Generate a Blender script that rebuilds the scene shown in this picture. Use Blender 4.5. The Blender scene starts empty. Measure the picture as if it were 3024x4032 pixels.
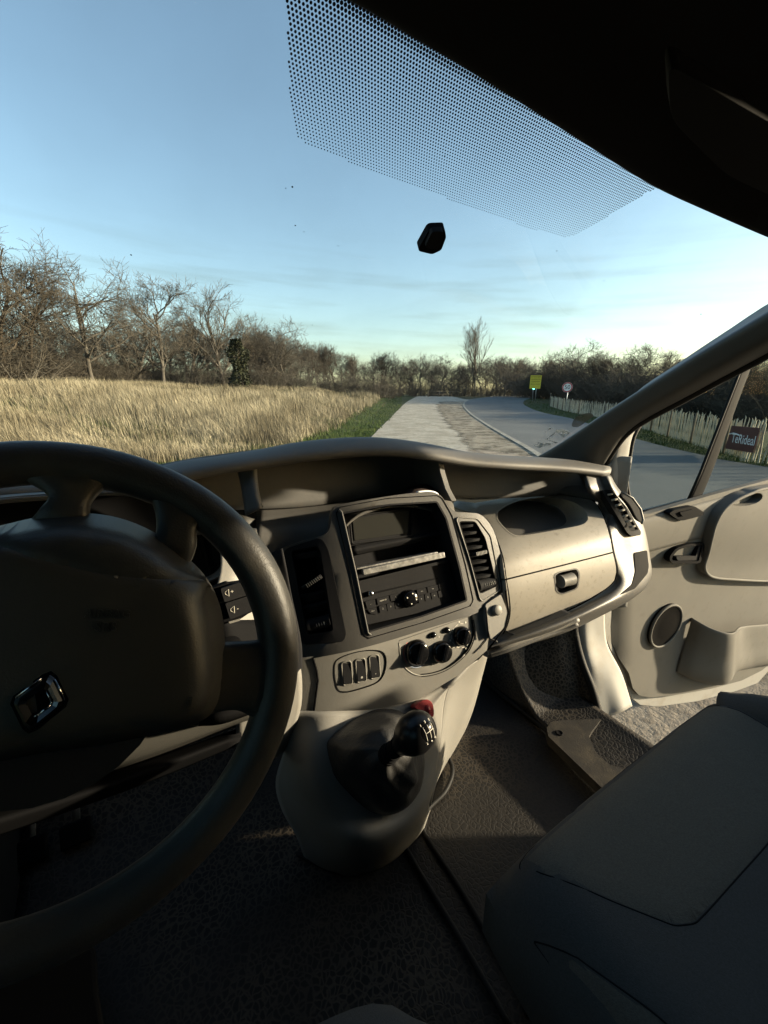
import bpy, bmesh, math, random
import numpy as np
from mathutils import Vector, Matrix
from mathutils.geometry import delaunay_2d_cdt
random.seed(7); rng = np.random.default_rng(7)
sc = bpy.context.scene
col = sc.collection
R = math.radians

# ------------------------------------------------------------------ camera
EZ = 1.58                                   # height of the eye above the ground
FPX, PITCH, YAW = 1580.0, math.atan(466/1580.0), math.atan(972/math.hypot(1580.0, 466))
cam = bpy.data.cameras.new('camera'); camo = bpy.data.objects.new('camera', cam); col.objects.link(camo)
cam.sensor_fit = 'VERTICAL'; cam.sensor_height = 36; cam.sensor_width = 27; cam.lens = 36*FPX/4032
cam.clip_start = .01; cam.clip_end = 3000
camo.location = (0, 0, EZ); camo.rotation_euler = (math.pi/2-PITCH, 0, -YAW)
sc.camera = camo
# ------------------------------------------------------------------ light
SUN_AZ, SUN_EL = R(119), R(11.8)              # clockwise from the van's nose
sdir = Vector((math.sin(SUN_AZ)*math.cos(SUN_EL), math.cos(SUN_AZ)*math.cos(SUN_EL), math.sin(SUN_EL)))
sun = bpy.data.lights.new('sun', 'SUN'); suno = bpy.data.objects.new('sun', sun); col.objects.link(suno)
sun.energy = 2.25; sun.angle = R(1.5); sun.color = (1, .85, .6)
suno.rotation_euler = sdir.to_track_quat('Z', 'Y').to_euler()
w = bpy.data.worlds.new('World'); sc.world = w; w.use_nodes = True
nt = w.node_tree; nt.nodes.clear()
def wn(t, **k):
    n = nt.nodes.new(t)
    for a, b in k.items(): setattr(n, a, b)
    return n
sky = wn('ShaderNodeTexSky', sky_type='NISHITA', sun_disc=False)
sky.sun_elevation = SUN_EL; sky.sun_rotation = SUN_AZ; sky.air_density = 1.0; sky.dust_density = 1.0; sky.ozone_density = 1.4
bg = wn('ShaderNodeBackground'); bg.inputs[1].default_value = .056
wo = wn('ShaderNodeOutputWorld')
# thin streaks of cloud, stretched along the horizon
tc = wn('ShaderNodeTexCoord'); sx = wn('ShaderNodeSeparateXYZ'); nt.links.new(tc.outputs['Generated'], sx.inputs[0])
def mth(op, a, b=None):
    n = wn('ShaderNodeMath', operation=op)
    for i, v in enumerate((a, b)):
        if v is None: continue
        if isinstance(v, (int, float)): n.inputs[i].default_value = v
        else: nt.links.new(v, n.inputs[i])
    return n.outputs[0]
az = mth('ARCTAN2', sx.outputs[0], sx.outputs[1]); el = sx.outputs[2]
cb = wn('ShaderNodeCombineXYZ'); nt.links.new(mth('MULTIPLY', az, 3.0), cb.inputs[0])
nt.links.new(mth('MULTIPLY', mth('ADD', el, mth('MULTIPLY', az, .05)), 34.0), cb.inputs[1])
ns = wn('ShaderNodeTexNoise'); ns.inputs['Scale'].default_value = 1.0; ns.inputs['Detail'].default_value = 5; ns.inputs['Roughness'].default_value = .5
nt.links.new(cb.outputs[0], ns.inputs['Vector'])
cr = wn('ShaderNodeValToRGB'); cr.color_ramp.elements[0].position = .47; cr.color_ramp.elements[1].position = .68
nt.links.new(ns.outputs[0], cr.inputs[0])
band = wn('ShaderNodeMapRange'); band.interpolation_type = 'SMOOTHSTEP'
for i, v in enumerate((.02, .09)): band.inputs[1+i].default_value = v
nt.links.new(el, band.inputs[0])
band2 = wn('ShaderNodeMapRange'); band2.interpolation_type = 'SMOOTHSTEP'
for i, v in enumerate((.34, .2)): band2.inputs[1+i].default_value = v
nt.links.new(el, band2.inputs[0])
cf = mth('MULTIPLY', mth('MULTIPLY', cr.outputs[0], mth('MULTIPLY', band.outputs[0], band2.outputs[0])), .5)
mx = wn('ShaderNodeMix', data_type='RGBA'); nt.links.new(cf, mx.inputs[0]); nt.links.new(sky.outputs[0], mx.inputs[6])
gm = wn('ShaderNodeMix', data_type='RGBA', blend_type='MULTIPLY'); gm.inputs[0].default_value = 1
nt.links.new(sky.outputs[0], gm.inputs[6]); gm.inputs[7].default_value = (.72, .67, .6, 1)
nt.links.new(gm.outputs[2], mx.inputs[7]); tint = wn('ShaderNodeMix', data_type='RGBA', blend_type='MULTIPLY'); tint.inputs[0].default_value = 1; nt.links.new(mx.outputs[2], tint.inputs[6]); tint.inputs[7].default_value = (.93, .94, .87, 1)
nt.links.new(tint.outputs[2], bg.inputs[0]); nt.links.new(bg.outputs[0], wo.inputs[0])
sc.view_settings.view_transform = 'Standard'; sc.view_settings.look = 'None'
sc.view_settings.exposure = 2.65; sc.view_settings.gamma = 1
sc.render.engine = 'CYCLES'; sc.cycles.use_denoising = True
sc.cycles.max_bounces = 10; sc.cycles.diffuse_bounces = 5; sc.cycles.transparent_max_bounces = 16; sc.cycles.glossy_bounces = 4
sc.cycles.caustics_reflective = False; sc.cycles.caustics_refractive = False; sc.cycles.sample_clamp_indirect = 6

# ------------------------------------------------------------------ a sight line through the photograph -> a point at a known depth
def ray(px, py):
    r = px-1512.; u = 2016.-py
    f = FPX*math.cos(PITCH)+u*math.sin(PITCH); z = -FPX*math.sin(PITCH)+u*math.cos(PITCH)
    return Vector((r*math.cos(YAW)+f*math.sin(YAW), -r*math.sin(YAW)+f*math.cos(YAW), z))
EYE = Vector((0, 0, EZ))
def A(px, py, Y): d = ray(px, py); return EYE+d*(Y/d.y)
def AX(px, py, X): d = ray(px, py); return EYE+d*(X/d.x)
def AZ(px, py, Z): d = ray(px, py); return EYE+d*(Z/d.z)
class Plane:
    def __init__(s, p, n):
        s.p = Vector(p); s.n = Vector(n).normalized()
        if (EYE-s.p).dot(s.n) < 0: s.n = -s.n
        s.x = Vector((0, 0, 1)).cross(s.n).normalized(); s.y = s.n.cross(s.x)
    def at(s, px, py, off=0.):
        d = ray(px, py); return EYE+d*((s.p+s.n*off-EYE).dot(s.n)/d.dot(s.n))
DASH = Plane((.5, .834-.054-.4*.4, EZ-.4), (.108, 1, -.4))
DOOR = Plane((1.25, .68, EZ), (.122, .9925, 0))

# ------------------------------------------------------------------ materials
def nn(m, t, **k):
    n = m.node_tree.nodes.new(t)
    for a, b in k.items(): setattr(n, a, b)
    return n
def mat(name, c, rough=.5, bump=None, var=0., vscale=8., dirt=None, metal=0., spec=None, attr=False):
    if spec is None: spec = .16 if max(c) < .06 and rough > .3 else .3 if rough > .3 else .5
    k_ = 1. if metal or name.endswith('print') or name.startswith('sign') else .55; c = tuple(k_*q for q in c)
    if dirt: dirt = (tuple(k_*q for q in dirt[0]), *dirt[1:])
    m = bpy.data.materials.new(name); m.use_nodes = True; t = m.node_tree; L = t.links.new
    b = t.nodes['Principled BSDF']; b.inputs['Roughness'].default_value = rough; b.inputs['Metallic'].default_value = metal
    b.inputs['Specular IOR Level'].default_value = spec
    b.inputs['Base Color'].default_value = (*c, 1)
    tcx = nn(m, 'ShaderNodeTexCoord'); src = tcx.outputs['Object']
    cur = None
    if attr:
        at = nn(m, 'ShaderNodeVertexColor', layer_name='tint'); cur = at.outputs[0]
    if var:
        n = nn(m, 'ShaderNodeTexNoise'); n.inputs['Scale'].default_value = vscale; n.inputs['Detail'].default_value = 6; L(src, n.inputs['Vector'])
        r = nn(m, 'ShaderNodeMapRange'); r.inputs[1].default_value = .3; r.inputs[2].default_value = .7
        r.inputs[3].default_value = 1-var; r.inputs[4].default_value = 1+var; L(n.outputs[0], r.inputs[0])
        h = nn(m, 'ShaderNodeHueSaturation'); L(r.outputs[0], h.inputs['Value'])
        if cur: L(cur, h.inputs['Color'])
        else: h.inputs['Color'].default_value = (*c, 1)
        cur = h.outputs[0]
    if dirt:                                   # (colour, noise scale, low, high, amount)
        dc, ds, lo, hi, am = dirt
        n = nn(m, 'ShaderNodeTexNoise'); n.inputs['Scale'].default_value = ds; n.inputs['Detail'].default_value = 8; n.inputs['Roughness'].default_value = .65; L(src, n.inputs['Vector'])
        r = nn(m, 'ShaderNodeMapRange'); r.inputs[1].default_value = lo; r.inputs[2].default_value = hi; r.inputs[4].default_value = am; L(n.outputs[0], r.inputs[0])
        x = nn(m, 'ShaderNodeMix', data_type='RGBA'); L(r.outputs[0], x.inputs[0])
        if cur: L(cur, x.inputs[6])
        else: x.inputs[6].default_value = (*c, 1)
        x.inputs[7].default_value = (*dc, 1); cur = x.outputs[2]
    if cur: L(cur, b.inputs['Base Color'])
    if bump:
        prev = None
        for sc_, st in bump:
            n = nn(m, 'ShaderNodeTexNoise'); n.inputs['Scale'].default_value = sc_; n.inputs['Detail'].default_value = 3; L(src, n.inputs['Vector'])
            bp = nn(m, 'ShaderNodeBump'); bp.inputs['Strength'].default_value = st; bp.inputs['Distance'].default_value = .4/sc_; L(n.outputs[0], bp.inputs['Height'])
            if prev: L(prev, bp.inputs['Normal'])
            prev = bp.outputs[0]
        L(prev, b.inputs['Normal'])
    return m
GR = [(700, .35), (160, .08)]
M_stack = mat('stack_plastic', (.095, .091, .085), .48, GR, .08, 9, dirt=((.15, .135, .11), 34, .55, .8, .3), spec=.3)
M_dash = mat('dash_plastic', (.16, .155, .147), .56, GR, .08, 9, spec=.25, dirt=((.24, .2, .15), 30, .52, .75, .35))
M_fascia = mat('fascia_plastic', (.32, .308, .28), .5, GR, .07, 9, dirt=((.27, .23, .17), 40, .52, .8, .3))
M_knee_shaded = mat('knee_plastic_shaded', (.075, .072, .064), .6, GR, .08, 9, spec=.1)  # dash plastic darkened: the weak light under the wheel put into the colour
M_glove = mat('glove_plastic', (.47, .435, .37), .46, GR, .06, 11, dirt=((.22, .185, .14), 75, .55, .78, .6))
M_dark = mat('dark_plastic', (.028, .028, .03), .72, GR, .1, 14, dirt=((.08, .072, .06), 60, .58, .85, .25), spec=.06)
M_black = mat('black_plastic', (.012, .012, .013), .7, [(500, .15)], spec=.03)
M_gloss = mat('gloss_black', (.008, .008, .009), .14, spec=.45)
M_wheel = mat('wheel_rubber', (.054, .052, .049), .42, [(600, .35), (110, .1)], .2, 14, dirt=((.11, .1, .08), 26, .5, .75, .55), spec=.3)
M_hub = mat('hub_vinyl', (.066, .062, .055), .42, [(650, .4), (140, .06)], .12, 12, dirt=((.11, .1, .08), 18, .55, .8, .4), spec=.3)
M_leather = mat('boot_leather', (.06, .059, .058), .42, [(260, .5), (40, .2)], .1, 20)
M_knob = mat('knob_plastic', (.012, .012, .013), .3, [(500, .1)], spec=.3)
M_chrome = mat('chrome', (.75, .75, .76), .16, metal=1)
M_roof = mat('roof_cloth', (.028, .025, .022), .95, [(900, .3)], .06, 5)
M_door = mat('door_plastic', (.23, .218, .192), .75, GR, .05, 6, spec=.12, dirt=((.13, .115, .09), 22, .55, .8, .4))
M_white = mat('white_paint', (.52, .505, .465), .6, None, .03, 5, dirt=((.34, .28, .2), 9, .5, .75, .6), spec=.12)
M_rubber = mat('rubber', (.018, .018, .018), .6, [(300, .3)], .1, 30)
M_seat = mat('seat_cloth', (.215, .198, .165), .95, [(700, 1.0), (26, .1)], .14, 420, spec=.12, dirt=((.26, .24, .205), 12, .55, .8, .35))
M_seat2 = mat('seat_cloth_side', (.14, .138, .132), .95, [(800, 1.0), (26, .1)], .12, 420, spec=.12, dirt=((.19, .19, .185), 18, .55, .8, .3))
M_sill = mat('sill_plastic', (.055, .05, .044), .6, [(200, .3)], .2, 14, dirt=((.15, .125, .09), 18, .45, .7, .6))
M_red = mat('red_plastic', (.5, .05, .055), .35)
M_print = mat('white_print', (.6, .57, .5), .6)
M_dim = mat('dim_print', (.3, .29, .27), .6)
M_metal = mat('worn_metal', (.2, .195, .185), .42, [(120, .3)], .35, 70, metal=.4)
M_grille = mat('speaker_cloth', (.022, .021, .02), .95, spec=.0, bump=[(900, .6)], var=.1, vscale=300)
M_brown = mat('brown_mesh', (.09, .055, .045), .85, [(800, .6)], .15, 200)
M_screen = mat('lcd', (.045, .045, .04), .18)
M_frit = mat('black_frit', (.006, .006, .007), .4)
def glass_mat(name, tint, refl):
    m = bpy.data.materials.new(name); m.use_nodes = True; t = m.node_tree; t.nodes.clear()
    o = nn(m, 'ShaderNodeOutputMaterial'); tr = nn(m, 'ShaderNodeBsdfTransparent'); tr.inputs[0].default_value = (*tint, 1)
    g = nn(m, 'ShaderNodeBsdfGlossy'); g.inputs['Roughness'].default_value = .01
    fr = nn(m, 'ShaderNodeFresnel'); fr.inputs[0].default_value = 1.25
    mu = nn(m, 'ShaderNodeMath', operation='MULTIPLY'); mu.inputs[1].default_value = refl; t.links.new(fr.outputs[0], mu.inputs[0])
    x = nn(m, 'ShaderNodeMixShader'); t.links.new(mu.outputs[0], x.inputs[0]); t.links.new(tr.outputs[0], x.inputs[1]); t.links.new(g.outputs[0], x.inputs[2])
    t.links.new(x.outputs[0], o.inputs[0]); return m
M_glass = glass_mat('windscreen_glass', (.93, .96, .95), .07)
M_dglass = glass_mat('door_glass', (.62, .68, .67), .025)
def film_mat(name, c, alpha, nscale, lo, hi):
    m = bpy.data.materials.new(name); m.use_nodes = True; t = m.node_tree; b = t.nodes['Principled BSDF']
    b.inputs['Base Color'].default_value = (*c, 1); b.inputs['Roughness'].default_value = .8
    tcx = nn(m, 'ShaderNodeTexCoord'); n = nn(m, 'ShaderNodeTexNoise'); n.inputs['Scale'].default_value = nscale; n.inputs['Detail'].default_value = 6
    t.links.new(tcx.outputs['Object'], n.inputs['Vector'])
    r = nn(m, 'ShaderNodeMapRange'); r.inputs[1].default_value = lo; r.inputs[2].default_value = hi; r.inputs[4].default_value = alpha
    t.links.new(n.outputs[0], r.inputs[0]); t.links.new(r.outputs[0], b.inputs['Alpha']); return m
M_dust = film_mat('glass_dust', (.6, .6, .58), .05, 14, .35, .8)
M_film = film_mat('glue_residue', (.85, .86, .85), .95, 90, .38, .6)
M_smudge = film_mat('glass_smudge', (.17, .17, .14), .75, 60, .2, .4)
# pebbled rubber mat
def mat_pebble():
    m = bpy.data.materials.new('pebbled_rubber'); m.use_nodes = True; t = m.node_tree; L = t.links.new; b = t.nodes['Principled BSDF']
    tcx = nn(m, 'ShaderNodeTexCoord')
    nz = nn(m, 'ShaderNodeTexNoise'); nz.inputs['Scale'].default_value = 30; L(tcx.outputs['Object'], nz.inputs['Vector'])
    mxv = nn(m, 'ShaderNodeMix', data_type='RGBA', blend_type='LINEAR_LIGHT'); mxv.inputs[0].default_value = .012; L(tcx.outputs['Object'], mxv.inputs[6]); L(nz.outputs['Color'], mxv.inputs[7])
    v = nn(m, 'ShaderNodeTexVoronoi', feature='DISTANCE_TO_EDGE'); v.inputs['Scale'].default_value = 84; L(mxv.outputs[2], v.inputs['Vector'])
    r = nn(m, 'ShaderNodeMapRange'); r.interpolation_type = 'SMOOTHSTEP'; r.inputs[1].default_value = .02; r.inputs[2].default_value = .2; L(v.outputs['Distance'], r.inputs[0])
    n2 = nn(m, 'ShaderNodeTexNoise'); n2.inputs['Scale'].default_value = 3.2; n2.inputs['Detail'].default_value = 7; L(tcx.outputs['Object'], n2.inputs['Vector'])
    r2 = nn(m, 'ShaderNodeMapRange'); r2.inputs[1].default_value = .4; r2.inputs[2].default_value = .62; r2.inputs[3].default_value = .12; r2.inputs[4].default_value = 1; L(n2.outputs[0], r2.inputs[0])
    x = nn(m, 'ShaderNodeMix', data_type='RGBA'); L(r.outputs[0], x.inputs[0]); x.inputs[6].default_value = (.055, .044, .032, 1); x.inputs[7].default_value = (.009, .0078, .0066, 1)
    y = nn(m, 'ShaderNodeMix', data_type='RGBA'); L(r2.outputs[0], y.inputs[0]); y.inputs[6].default_value = (.013, .0115, .01, 1); L(x.outputs[2], y.inputs[7])
    L(y.outputs[2], b.inputs['Base Color']); b.inputs['Roughness'].default_value = .6; b.inputs['Specular IOR Level'].default_value = .3
    bp = nn(m, 'ShaderNodeBump'); bp.inputs['Strength'].default_value = .4; bp.inputs['Distance'].default_value = .0012; L(r.outputs[0], bp.inputs['Height']); L(bp.outputs[0], b.inputs['Normal'])
    return m
M_mat = mat_pebble()
def mat_ground(name, c1, c2, c3, s1, s2, bump, rough=.95):
    c1, c2, c3 = (tuple(.75*q for q in c_) for c_ in (c1, c2, c3))
    m = bpy.data.materials.new(name); m.use_nodes = True; t = m.node_tree; L = t.links.new; b = t.nodes['Principled BSDF']
    tcx = nn(m, 'ShaderNodeTexCoord')
    a = nn(m, 'ShaderNodeTexNoise'); a.inputs['Scale'].default_value = s1; a.inputs['Detail'].default_value = 8; a.inputs['Roughness'].default_value = .6; L(tcx.outputs['Object'], a.inputs['Vector'])
    f = nn(m, 'ShaderNodeTexNoise'); f.inputs['Scale'].default_value = s2; f.inputs['Detail'].default_value = 6; f.inputs['Roughness'].default_value = .7; L(tcx.outputs['Object'], f.inputs['Vector'])
    r = nn(m, 'ShaderNodeMapRange'); r.inputs[1].default_value = .42; r.inputs[2].default_value = .6; L(a.outputs[0], r.inputs[0])
    x = nn(m, 'ShaderNodeMix', data_type='RGBA'); L(r.outputs[0], x.inputs[0]); x.inputs[6].default_value = (*c1, 1); x.inputs[7].default_value = (*c2, 1)
    r2 = nn(m, 'ShaderNodeMapRange'); r2.inputs[1].default_value = .5; r2.inputs[2].default_value = .72; L(f.outputs[0], r2.inputs[0])
    y = nn(m, 'ShaderNodeMix', data_type='RGBA'); L(r2.outputs[0], y.inputs[0]); L(x.outputs[2], y.inputs[6]); y.inputs[7].default_value = (*c3, 1)
    L(y.outputs[2], b.inputs['Base Color']); b.inputs['Roughness'].default_value = rough; b.inputs['Specular IOR Level'].default_value = .2
    bp = nn(m, 'ShaderNodeBump'); bp.inputs['Strength'].default_value = bump; bp.inputs['Distance'].default_value = .03; L(f.outputs[0], bp.inputs['Height']); L(bp.outputs[0], b.inputs['Normal'])
    return m
M_soil = mat_ground('field_soil', (.11, .09, .045), (.06, .065, .025), (.13, .105, .06), .4, 6, .6)
M_gravel = mat_ground('gravel', (.58, .535, .455), (.43, .39, .32), (.24, .2, .155), .9, 4.5, 1.2)
M_road = mat_ground('asphalt', (.18, .187, .19), (.15, .156, .16), (.225, .228, .222), .3, 60, .4, .85)
M_kerb = mat_ground('kerb_stone', (.44, .42, .38), (.33, .31, .27), (.2, .18, .15), 2.5, 14, .6)
M_verge = mat_ground('verge_soil', (.035, .06, .016), (.05, .065, .02), (.08, .07, .035), 1.0, 12, .6)
M_blade = mat('grass_blade', (.3, .25, .14), .85, attr=True, spec=.15)
M_bark = mat('bark', (.18, .16, .135), .9, None, .25, 1.2, spec=.1)
M_bark2 = mat('dark_bark', (.1, .08, .06), .9, None, .25, 1.2, spec=.1)
M_twig = mat('twig', (.168, .15, .125), .9, None, .25, .6, spec=.1)
M_twig2 = mat('red_twig', (.15, .13, .105), .9, None, .3, .6, spec=.1)
M_ivy = mat('ivy_leaf', (.05, .055, .025), .6, None, .4, 2)
M_pale = mat('chestnut_pale', (.8, .72, .55), .85, None, .28, 4)
M_wood = mat('weathered_wood', (.2, .17, .13), .85, None, .2, 6)
M_galv = mat('galvanised_post', (.42, .42, .42), .4, metal=.6)
M_yel = mat('sign_yellow', (.62, .52, .05), .45, None, .05, 3)
M_swhite = mat('sign_white', (.75, .75, .75), .4)
M_sred = mat('sign_red', (.45, .05, .05), .4)
M_sblack = mat('sign_black', (.02, .02, .02), .5)
M_sbrown = mat('sign_brown', (.085, .028, .025), .5, None, .1, 4)
def emis(name, c, s):
    m = bpy.data.materials.new(name); m.use_nodes = True; b = m.node_tree.nodes['Principled BSDF']
    b.inputs['Emission Color'].default_value = (*c, 1); b.inputs['Emission Strength'].default_value = s; b.inputs['Base Color'].default_value = (*c, 1); return m
M_green = emis('green_lamp', (.1, 1, .45), 5); M_redl = emis('red_lamp', (1, .12, .06), 2.5)

# ------------------------------------------------------------------ object helpers
def mk(name, v, f, m, parent=None, smooth=True, sharp=None, kind=None, base=None):
    me = bpy.data.meshes.new(name); me.from_pydata([tuple(p) for p in v], [], f); me.update()
    bm = bmesh.new(); bm.from_mesh(me); bmesh.ops.recalc_face_normals(bm, faces=bm.faces); bm.to_mesh(me); bm.free()
    if m: me.materials.append(m)
    if smooth:
        me.polygons.foreach_set('use_smooth', [True]*len(me.polygons))
        if sharp: me.set_sharp_from_angle(angle=R(sharp))
    o = bpy.data.objects.new(name, me); col.objects.link(o)
    if parent: own(o, parent)
    if kind: o['kind'] = kind
    return o
def top_of(p):
    while p.parent: p = p.parent
    return p
def own(o, parent):
    o.parent = parent; L = top_of(parent).location
    if parent.parent is None: o.matrix_parent_inverse = Matrix.Translation(-L)
def thing(name, label, cat, loc=(0, 0, 0), group=None, rz=0):
    o = bpy.data.objects.new(name, None); o.empty_display_size = .1; col.objects.link(o); o.location = loc; o.rotation_euler.z = rz
    o['label'] = label; o['category'] = cat
    if group: o['group'] = group
    return o
def tag(o, label, cat, group=None):
    o['label'] = label; o['category'] = cat
    if group: o['group'] = group
    return o
def spl(P, n, closed=False):
    P = [Vector(p) for p in P]; k = len(P); out = []
    segs = k if closed else k-1
    for i in range(n if closed else n+1):
        t = i/n*segs; j = min(int(t), segs-1); t -= j
        g = (lambda q: P[q % k]) if closed else (lambda q: P[max(0, min(k-1, q))] if 0 <= q < k else (P[0]*2-P[1] if q < 0 else P[-1]*2-P[-2]))
        a, b, c, d = g(j-1), g(j), g(j+1), g(j+2)
        out.append(.5*((2*b)+(c-a)*t+(2*a-5*b+4*c-d)*t*t+(3*b-a-3*c+d)*t**3))
    return out
def patch(name, rows, m, parent=None, nu=24, nv=16, thick=.006, lin=False):
    rr = [spl(r, nu) for r in rows]
    cols = []
    for i in range(nu+1):
        c = [r[i] for r in rr]
        cols.append(spl(c, nv) if not lin else [c[0].lerp(c[-1], t/nv) if len(c) == 2 else spl(c, nv)[t] for t in range(nv+1)])
    v = [p for c in cols for p in c]; W = nv+1
    f = [(i*W+j, (i+1)*W+j, (i+1)*W+j+1, i*W+j+1) for i in range(nu) for j in range(nv)]
    o = mk(name, v, f, m, parent)
    if thick:
        me = o.data; s = sum(((EYE-p.center).dot(p.normal) > 0) - ((EYE-p.center).dot(p.normal) < 0) for p in me.polygons)
        if s < 0: me.flip_normals()
        md = o.modifiers.new('thickness', 'SOLIDIFY'); md.thickness = thick; md.offset = -1
    return o
def frame_of(d):
    d = Vector(d).normalized(); a = d.cross(Vector((0, 0, 1))) if abs(d.z) < .95 else d.cross(Vector((1, 0, 0)))
    a.normalize(); return a, d.cross(a).normalized()
def tube_vf(P, r, n=8, closed=False, v=None, f=None, cap=True):
    P = [Vector(p) for p in P]; v = [] if v is None else v; f = [] if f is None else f; b = len(v); k = len(P)
    rad = r if callable(r) else (lambda t: r)
    a = None
    for i, p in enumerate(P):
        d = (P[(i+1) % k]-P[i-1]) if closed else (P[min(k-1, i+1)]-P[max(0, i-1)])
        d.normalize()
        if a is None: a, _ = frame_of(d)
        a = (a-d*a.dot(d)).normalized(); c = d.cross(a)
        for j in range(n):
            t = 2*math.pi*j/n; q = rad(i/(k-1))
            v.append(p+(a*math.cos(t)+c*math.sin(t))*q)
    for i in range(k if closed else k-1):
        for j in range(n):
            i2 = (i+1) % k
            f.append((b+i*n+j, b+i*n+(j+1) % n, b+i2*n+(j+1) % n, b+i2*n+j))
    if cap and not closed:
        f.append(tuple(b+j for j in range(n))); f.append(tuple(b+(k-1)*n+j for j in range(n)))
    return v, f
def tube(name, P, r, m, parent=None, n=8, closed=False, smooth_n=0):
    if smooth_n: P = spl(P, smooth_n, closed)
    v, f = tube_vf(P, r, n, closed); return mk(name, v, f, m, parent)
def box_vf(c, sx, sy, sz, X=(1, 0, 0), Y=(0, 1, 0), Z=(0, 0, 1), v=None, f=None):
    v = [] if v is None else v; f = [] if f is None else f; b = len(v); c = Vector(c); X, Y, Z = Vector(X), Vector(Y), Vector(Z)
    for i in (-1, 1):
        for j in (-1, 1):
            for k in (-1, 1): v.append(c+X*(i*sx/2)+Y*(j*sy/2)+Z*(k*sz/2))
    for q in ((0, 1, 3, 2), (4, 6, 7, 5), (0, 4, 5, 1), (2, 3, 7, 6), (0, 2, 6, 4), (1, 5, 7, 3)): f.append(tuple(b+i for i in q))
    return v, f
def bevel(o, wd, seg=3, ang=30):
    md = o.modifiers.new('edge', 'BEVEL'); md.width = wd; md.segments = seg; md.limit_method = 'ANGLE'; md.angle_limit = R(ang)
    o.data.set_sharp_from_angle(angle=R(50)); return o
def box(name, c, sx, sy, sz, m, parent=None, X=(1, 0, 0), Y=(0, 1, 0), Z=(0, 0, 1), bev=0.):
    v, f = box_vf(c, sx, sy, sz, X, Y, Z); o = mk(name, v, f, m, parent, smooth=bool(bev))
    if bev: bevel(o, bev)
    return o
def inside(p, poly):
    x, y = p; c = False; n = len(poly)
    for i in range(n):
        (x1, y1), (x2, y2) = poly[i], poly[i-1]
        if (y1 > y) != (y2 > y) and x < (x2-x1)*(y-y1)/(y2-y1)+x1: c = not c
    return c
def rnd(poly, n=40):                          # rounded closed outline through picture points
    return [(p.x, p.y) for p in spl([Vector((a, b, 0)) for a, b in poly], n, True)]
def dens(poly, k=4):
    out = []
    for i in range(len(poly)):
        (a, b), (c, d) = poly[i], poly[(i+1) % len(poly)]
        for t in range(k): out.append((a+(c-a)*t/k, b+(d-b)*t/k))
    return out
def corner(poly, r=.2, n=4):                  # straight-sided outline with rounded corners; r = share of each side
    out = []; k = len(poly)
    for i in range(k):
        p0, p1, p2 = Vector(poly[i-1]), Vector(poly[i]), Vector(poly[(i+1) % k])
        l1, l2 = (p0-p1).length, (p2-p1).length; rr = min(r, .48*min(l1, l2)) if r > 1 else r*min(l1, l2)
        a = p1+(p0-p1).normalized()*rr; b = p1+(p2-p1).normalized()*rr
        for t in range(n+1):
            s = t/n; q = a*(1-s)**2+p1*2*s*(1-s)+b*s*s; out.append((q.x, q.y))
    return out
def panel(name, outline, m, parent=None, holes=(), pl=DASH, off=0., depth=.012, step=0, bev=0., hole_depth=None):
    """a plate whose outline is known in the picture and whose depth is plane pl pushed out by off (number or function)"""
    fo = off if callable(off) else (lambda x, y: off)
    loops = [list(outline)]+[list(h) for h in holes]
    pts = []; edges = []
    for l in loops:
        b = len(pts); pts += l; edges += [(b+i, b+(i+1) % len(l)) for i in range(len(l))]
    nb = len(pts)
    if step:
        xs = [p[0] for p in loops[0]]; ys = [p[1] for p in loops[0]]
        x = min(xs)
        while x < max(xs):
            y = min(ys)
            while y < max(ys):
                q = (x, y)
                if inside(q, loops[0]) and not any(inside(q, h) for h in loops[1:]):
                    if min((q[0]-p[0])**2+(q[1]-p[1])**2 for p in pts[:nb]) > (.45*step)**2: pts.append(q)
                y += step
            x += step
    r = delaunay_2d_cdt([Vector(p) for p in pts], edges, [], 0, 1e-4)
    V2, F2 = r[0], r[2]
    F2 = [t for t in F2 if inside((sum(V2[i].x for i in t)/len(t), sum(V2[i].y for i in t)/len(t)), loops[0])
          and not any(inside((sum(V2[i].x for i in t)/len(t), sum(V2[i].y for i in t)/len(t)), h) for h in loops[1:])]
    V = [pl.at(p.x, p.y, fo(p.x, p.y)) for p in V2]
    f = [tuple(t) for t in F2]
    n0 = len(V)
    cnt = {}
    for t in F2:
        for i in range(len(t)):
            e = (t[i], t[(i+1) % len(t)]); k = tuple(sorted(e)); cnt.setdefault(k, []).append(e)
    back = {}
    def bk(i):
        if i not in back: back[i] = len(V); V.append(V[i]-pl.n*depth)
        return back[i]
    for k, es in cnt.items():
        if len(es) == 1:
            a, b = es[0]; f.append((b, a, bk(a), bk(b)))
    o = mk(name, V, f, m, parent, smooth=True, sharp=40)
    if bev: bevel(o, bev, 2, 40)
    return o
def ellipse(cx, cy, rx, ry, n=24, rot=0.):
    return [(cx+rx*math.cos(t)*math.cos(rot)-ry*math.sin(t)*math.sin(rot), cy+rx*math.cos(t)*math.sin(rot)+ry*math.sin(t)*math.cos(rot)) for t in [2*math.pi*i/n for i in range(n)]]
def grow2(poly, s):
    cx = sum(p[0] for p in poly)/len(poly); cy = sum(p[1] for p in poly)/len(poly)
    return [(cx+(x-cx)*s, cy+(y-cy)*s) for x, y in poly]
def inset(poly, d):                           # move every point d pixels inwards
    n = len(poly); out = []
    ar = sum(poly[i][0]*poly[(i+1) % n][1]-poly[(i+1) % n][0]*poly[i][1] for i in range(n))
    s = 1 if ar > 0 else -1
    for i in range(n):
        a, b = Vector(poly[i-1]), Vector(poly[(i+1) % n]); t = (b-a)
        if t.length < 1e-6: out.append(poly[i]); continue
        t.normalize(); out.append((poly[i][0]-t.y*d*s, poly[i][1]+t.x*d*s))
    return out
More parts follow.
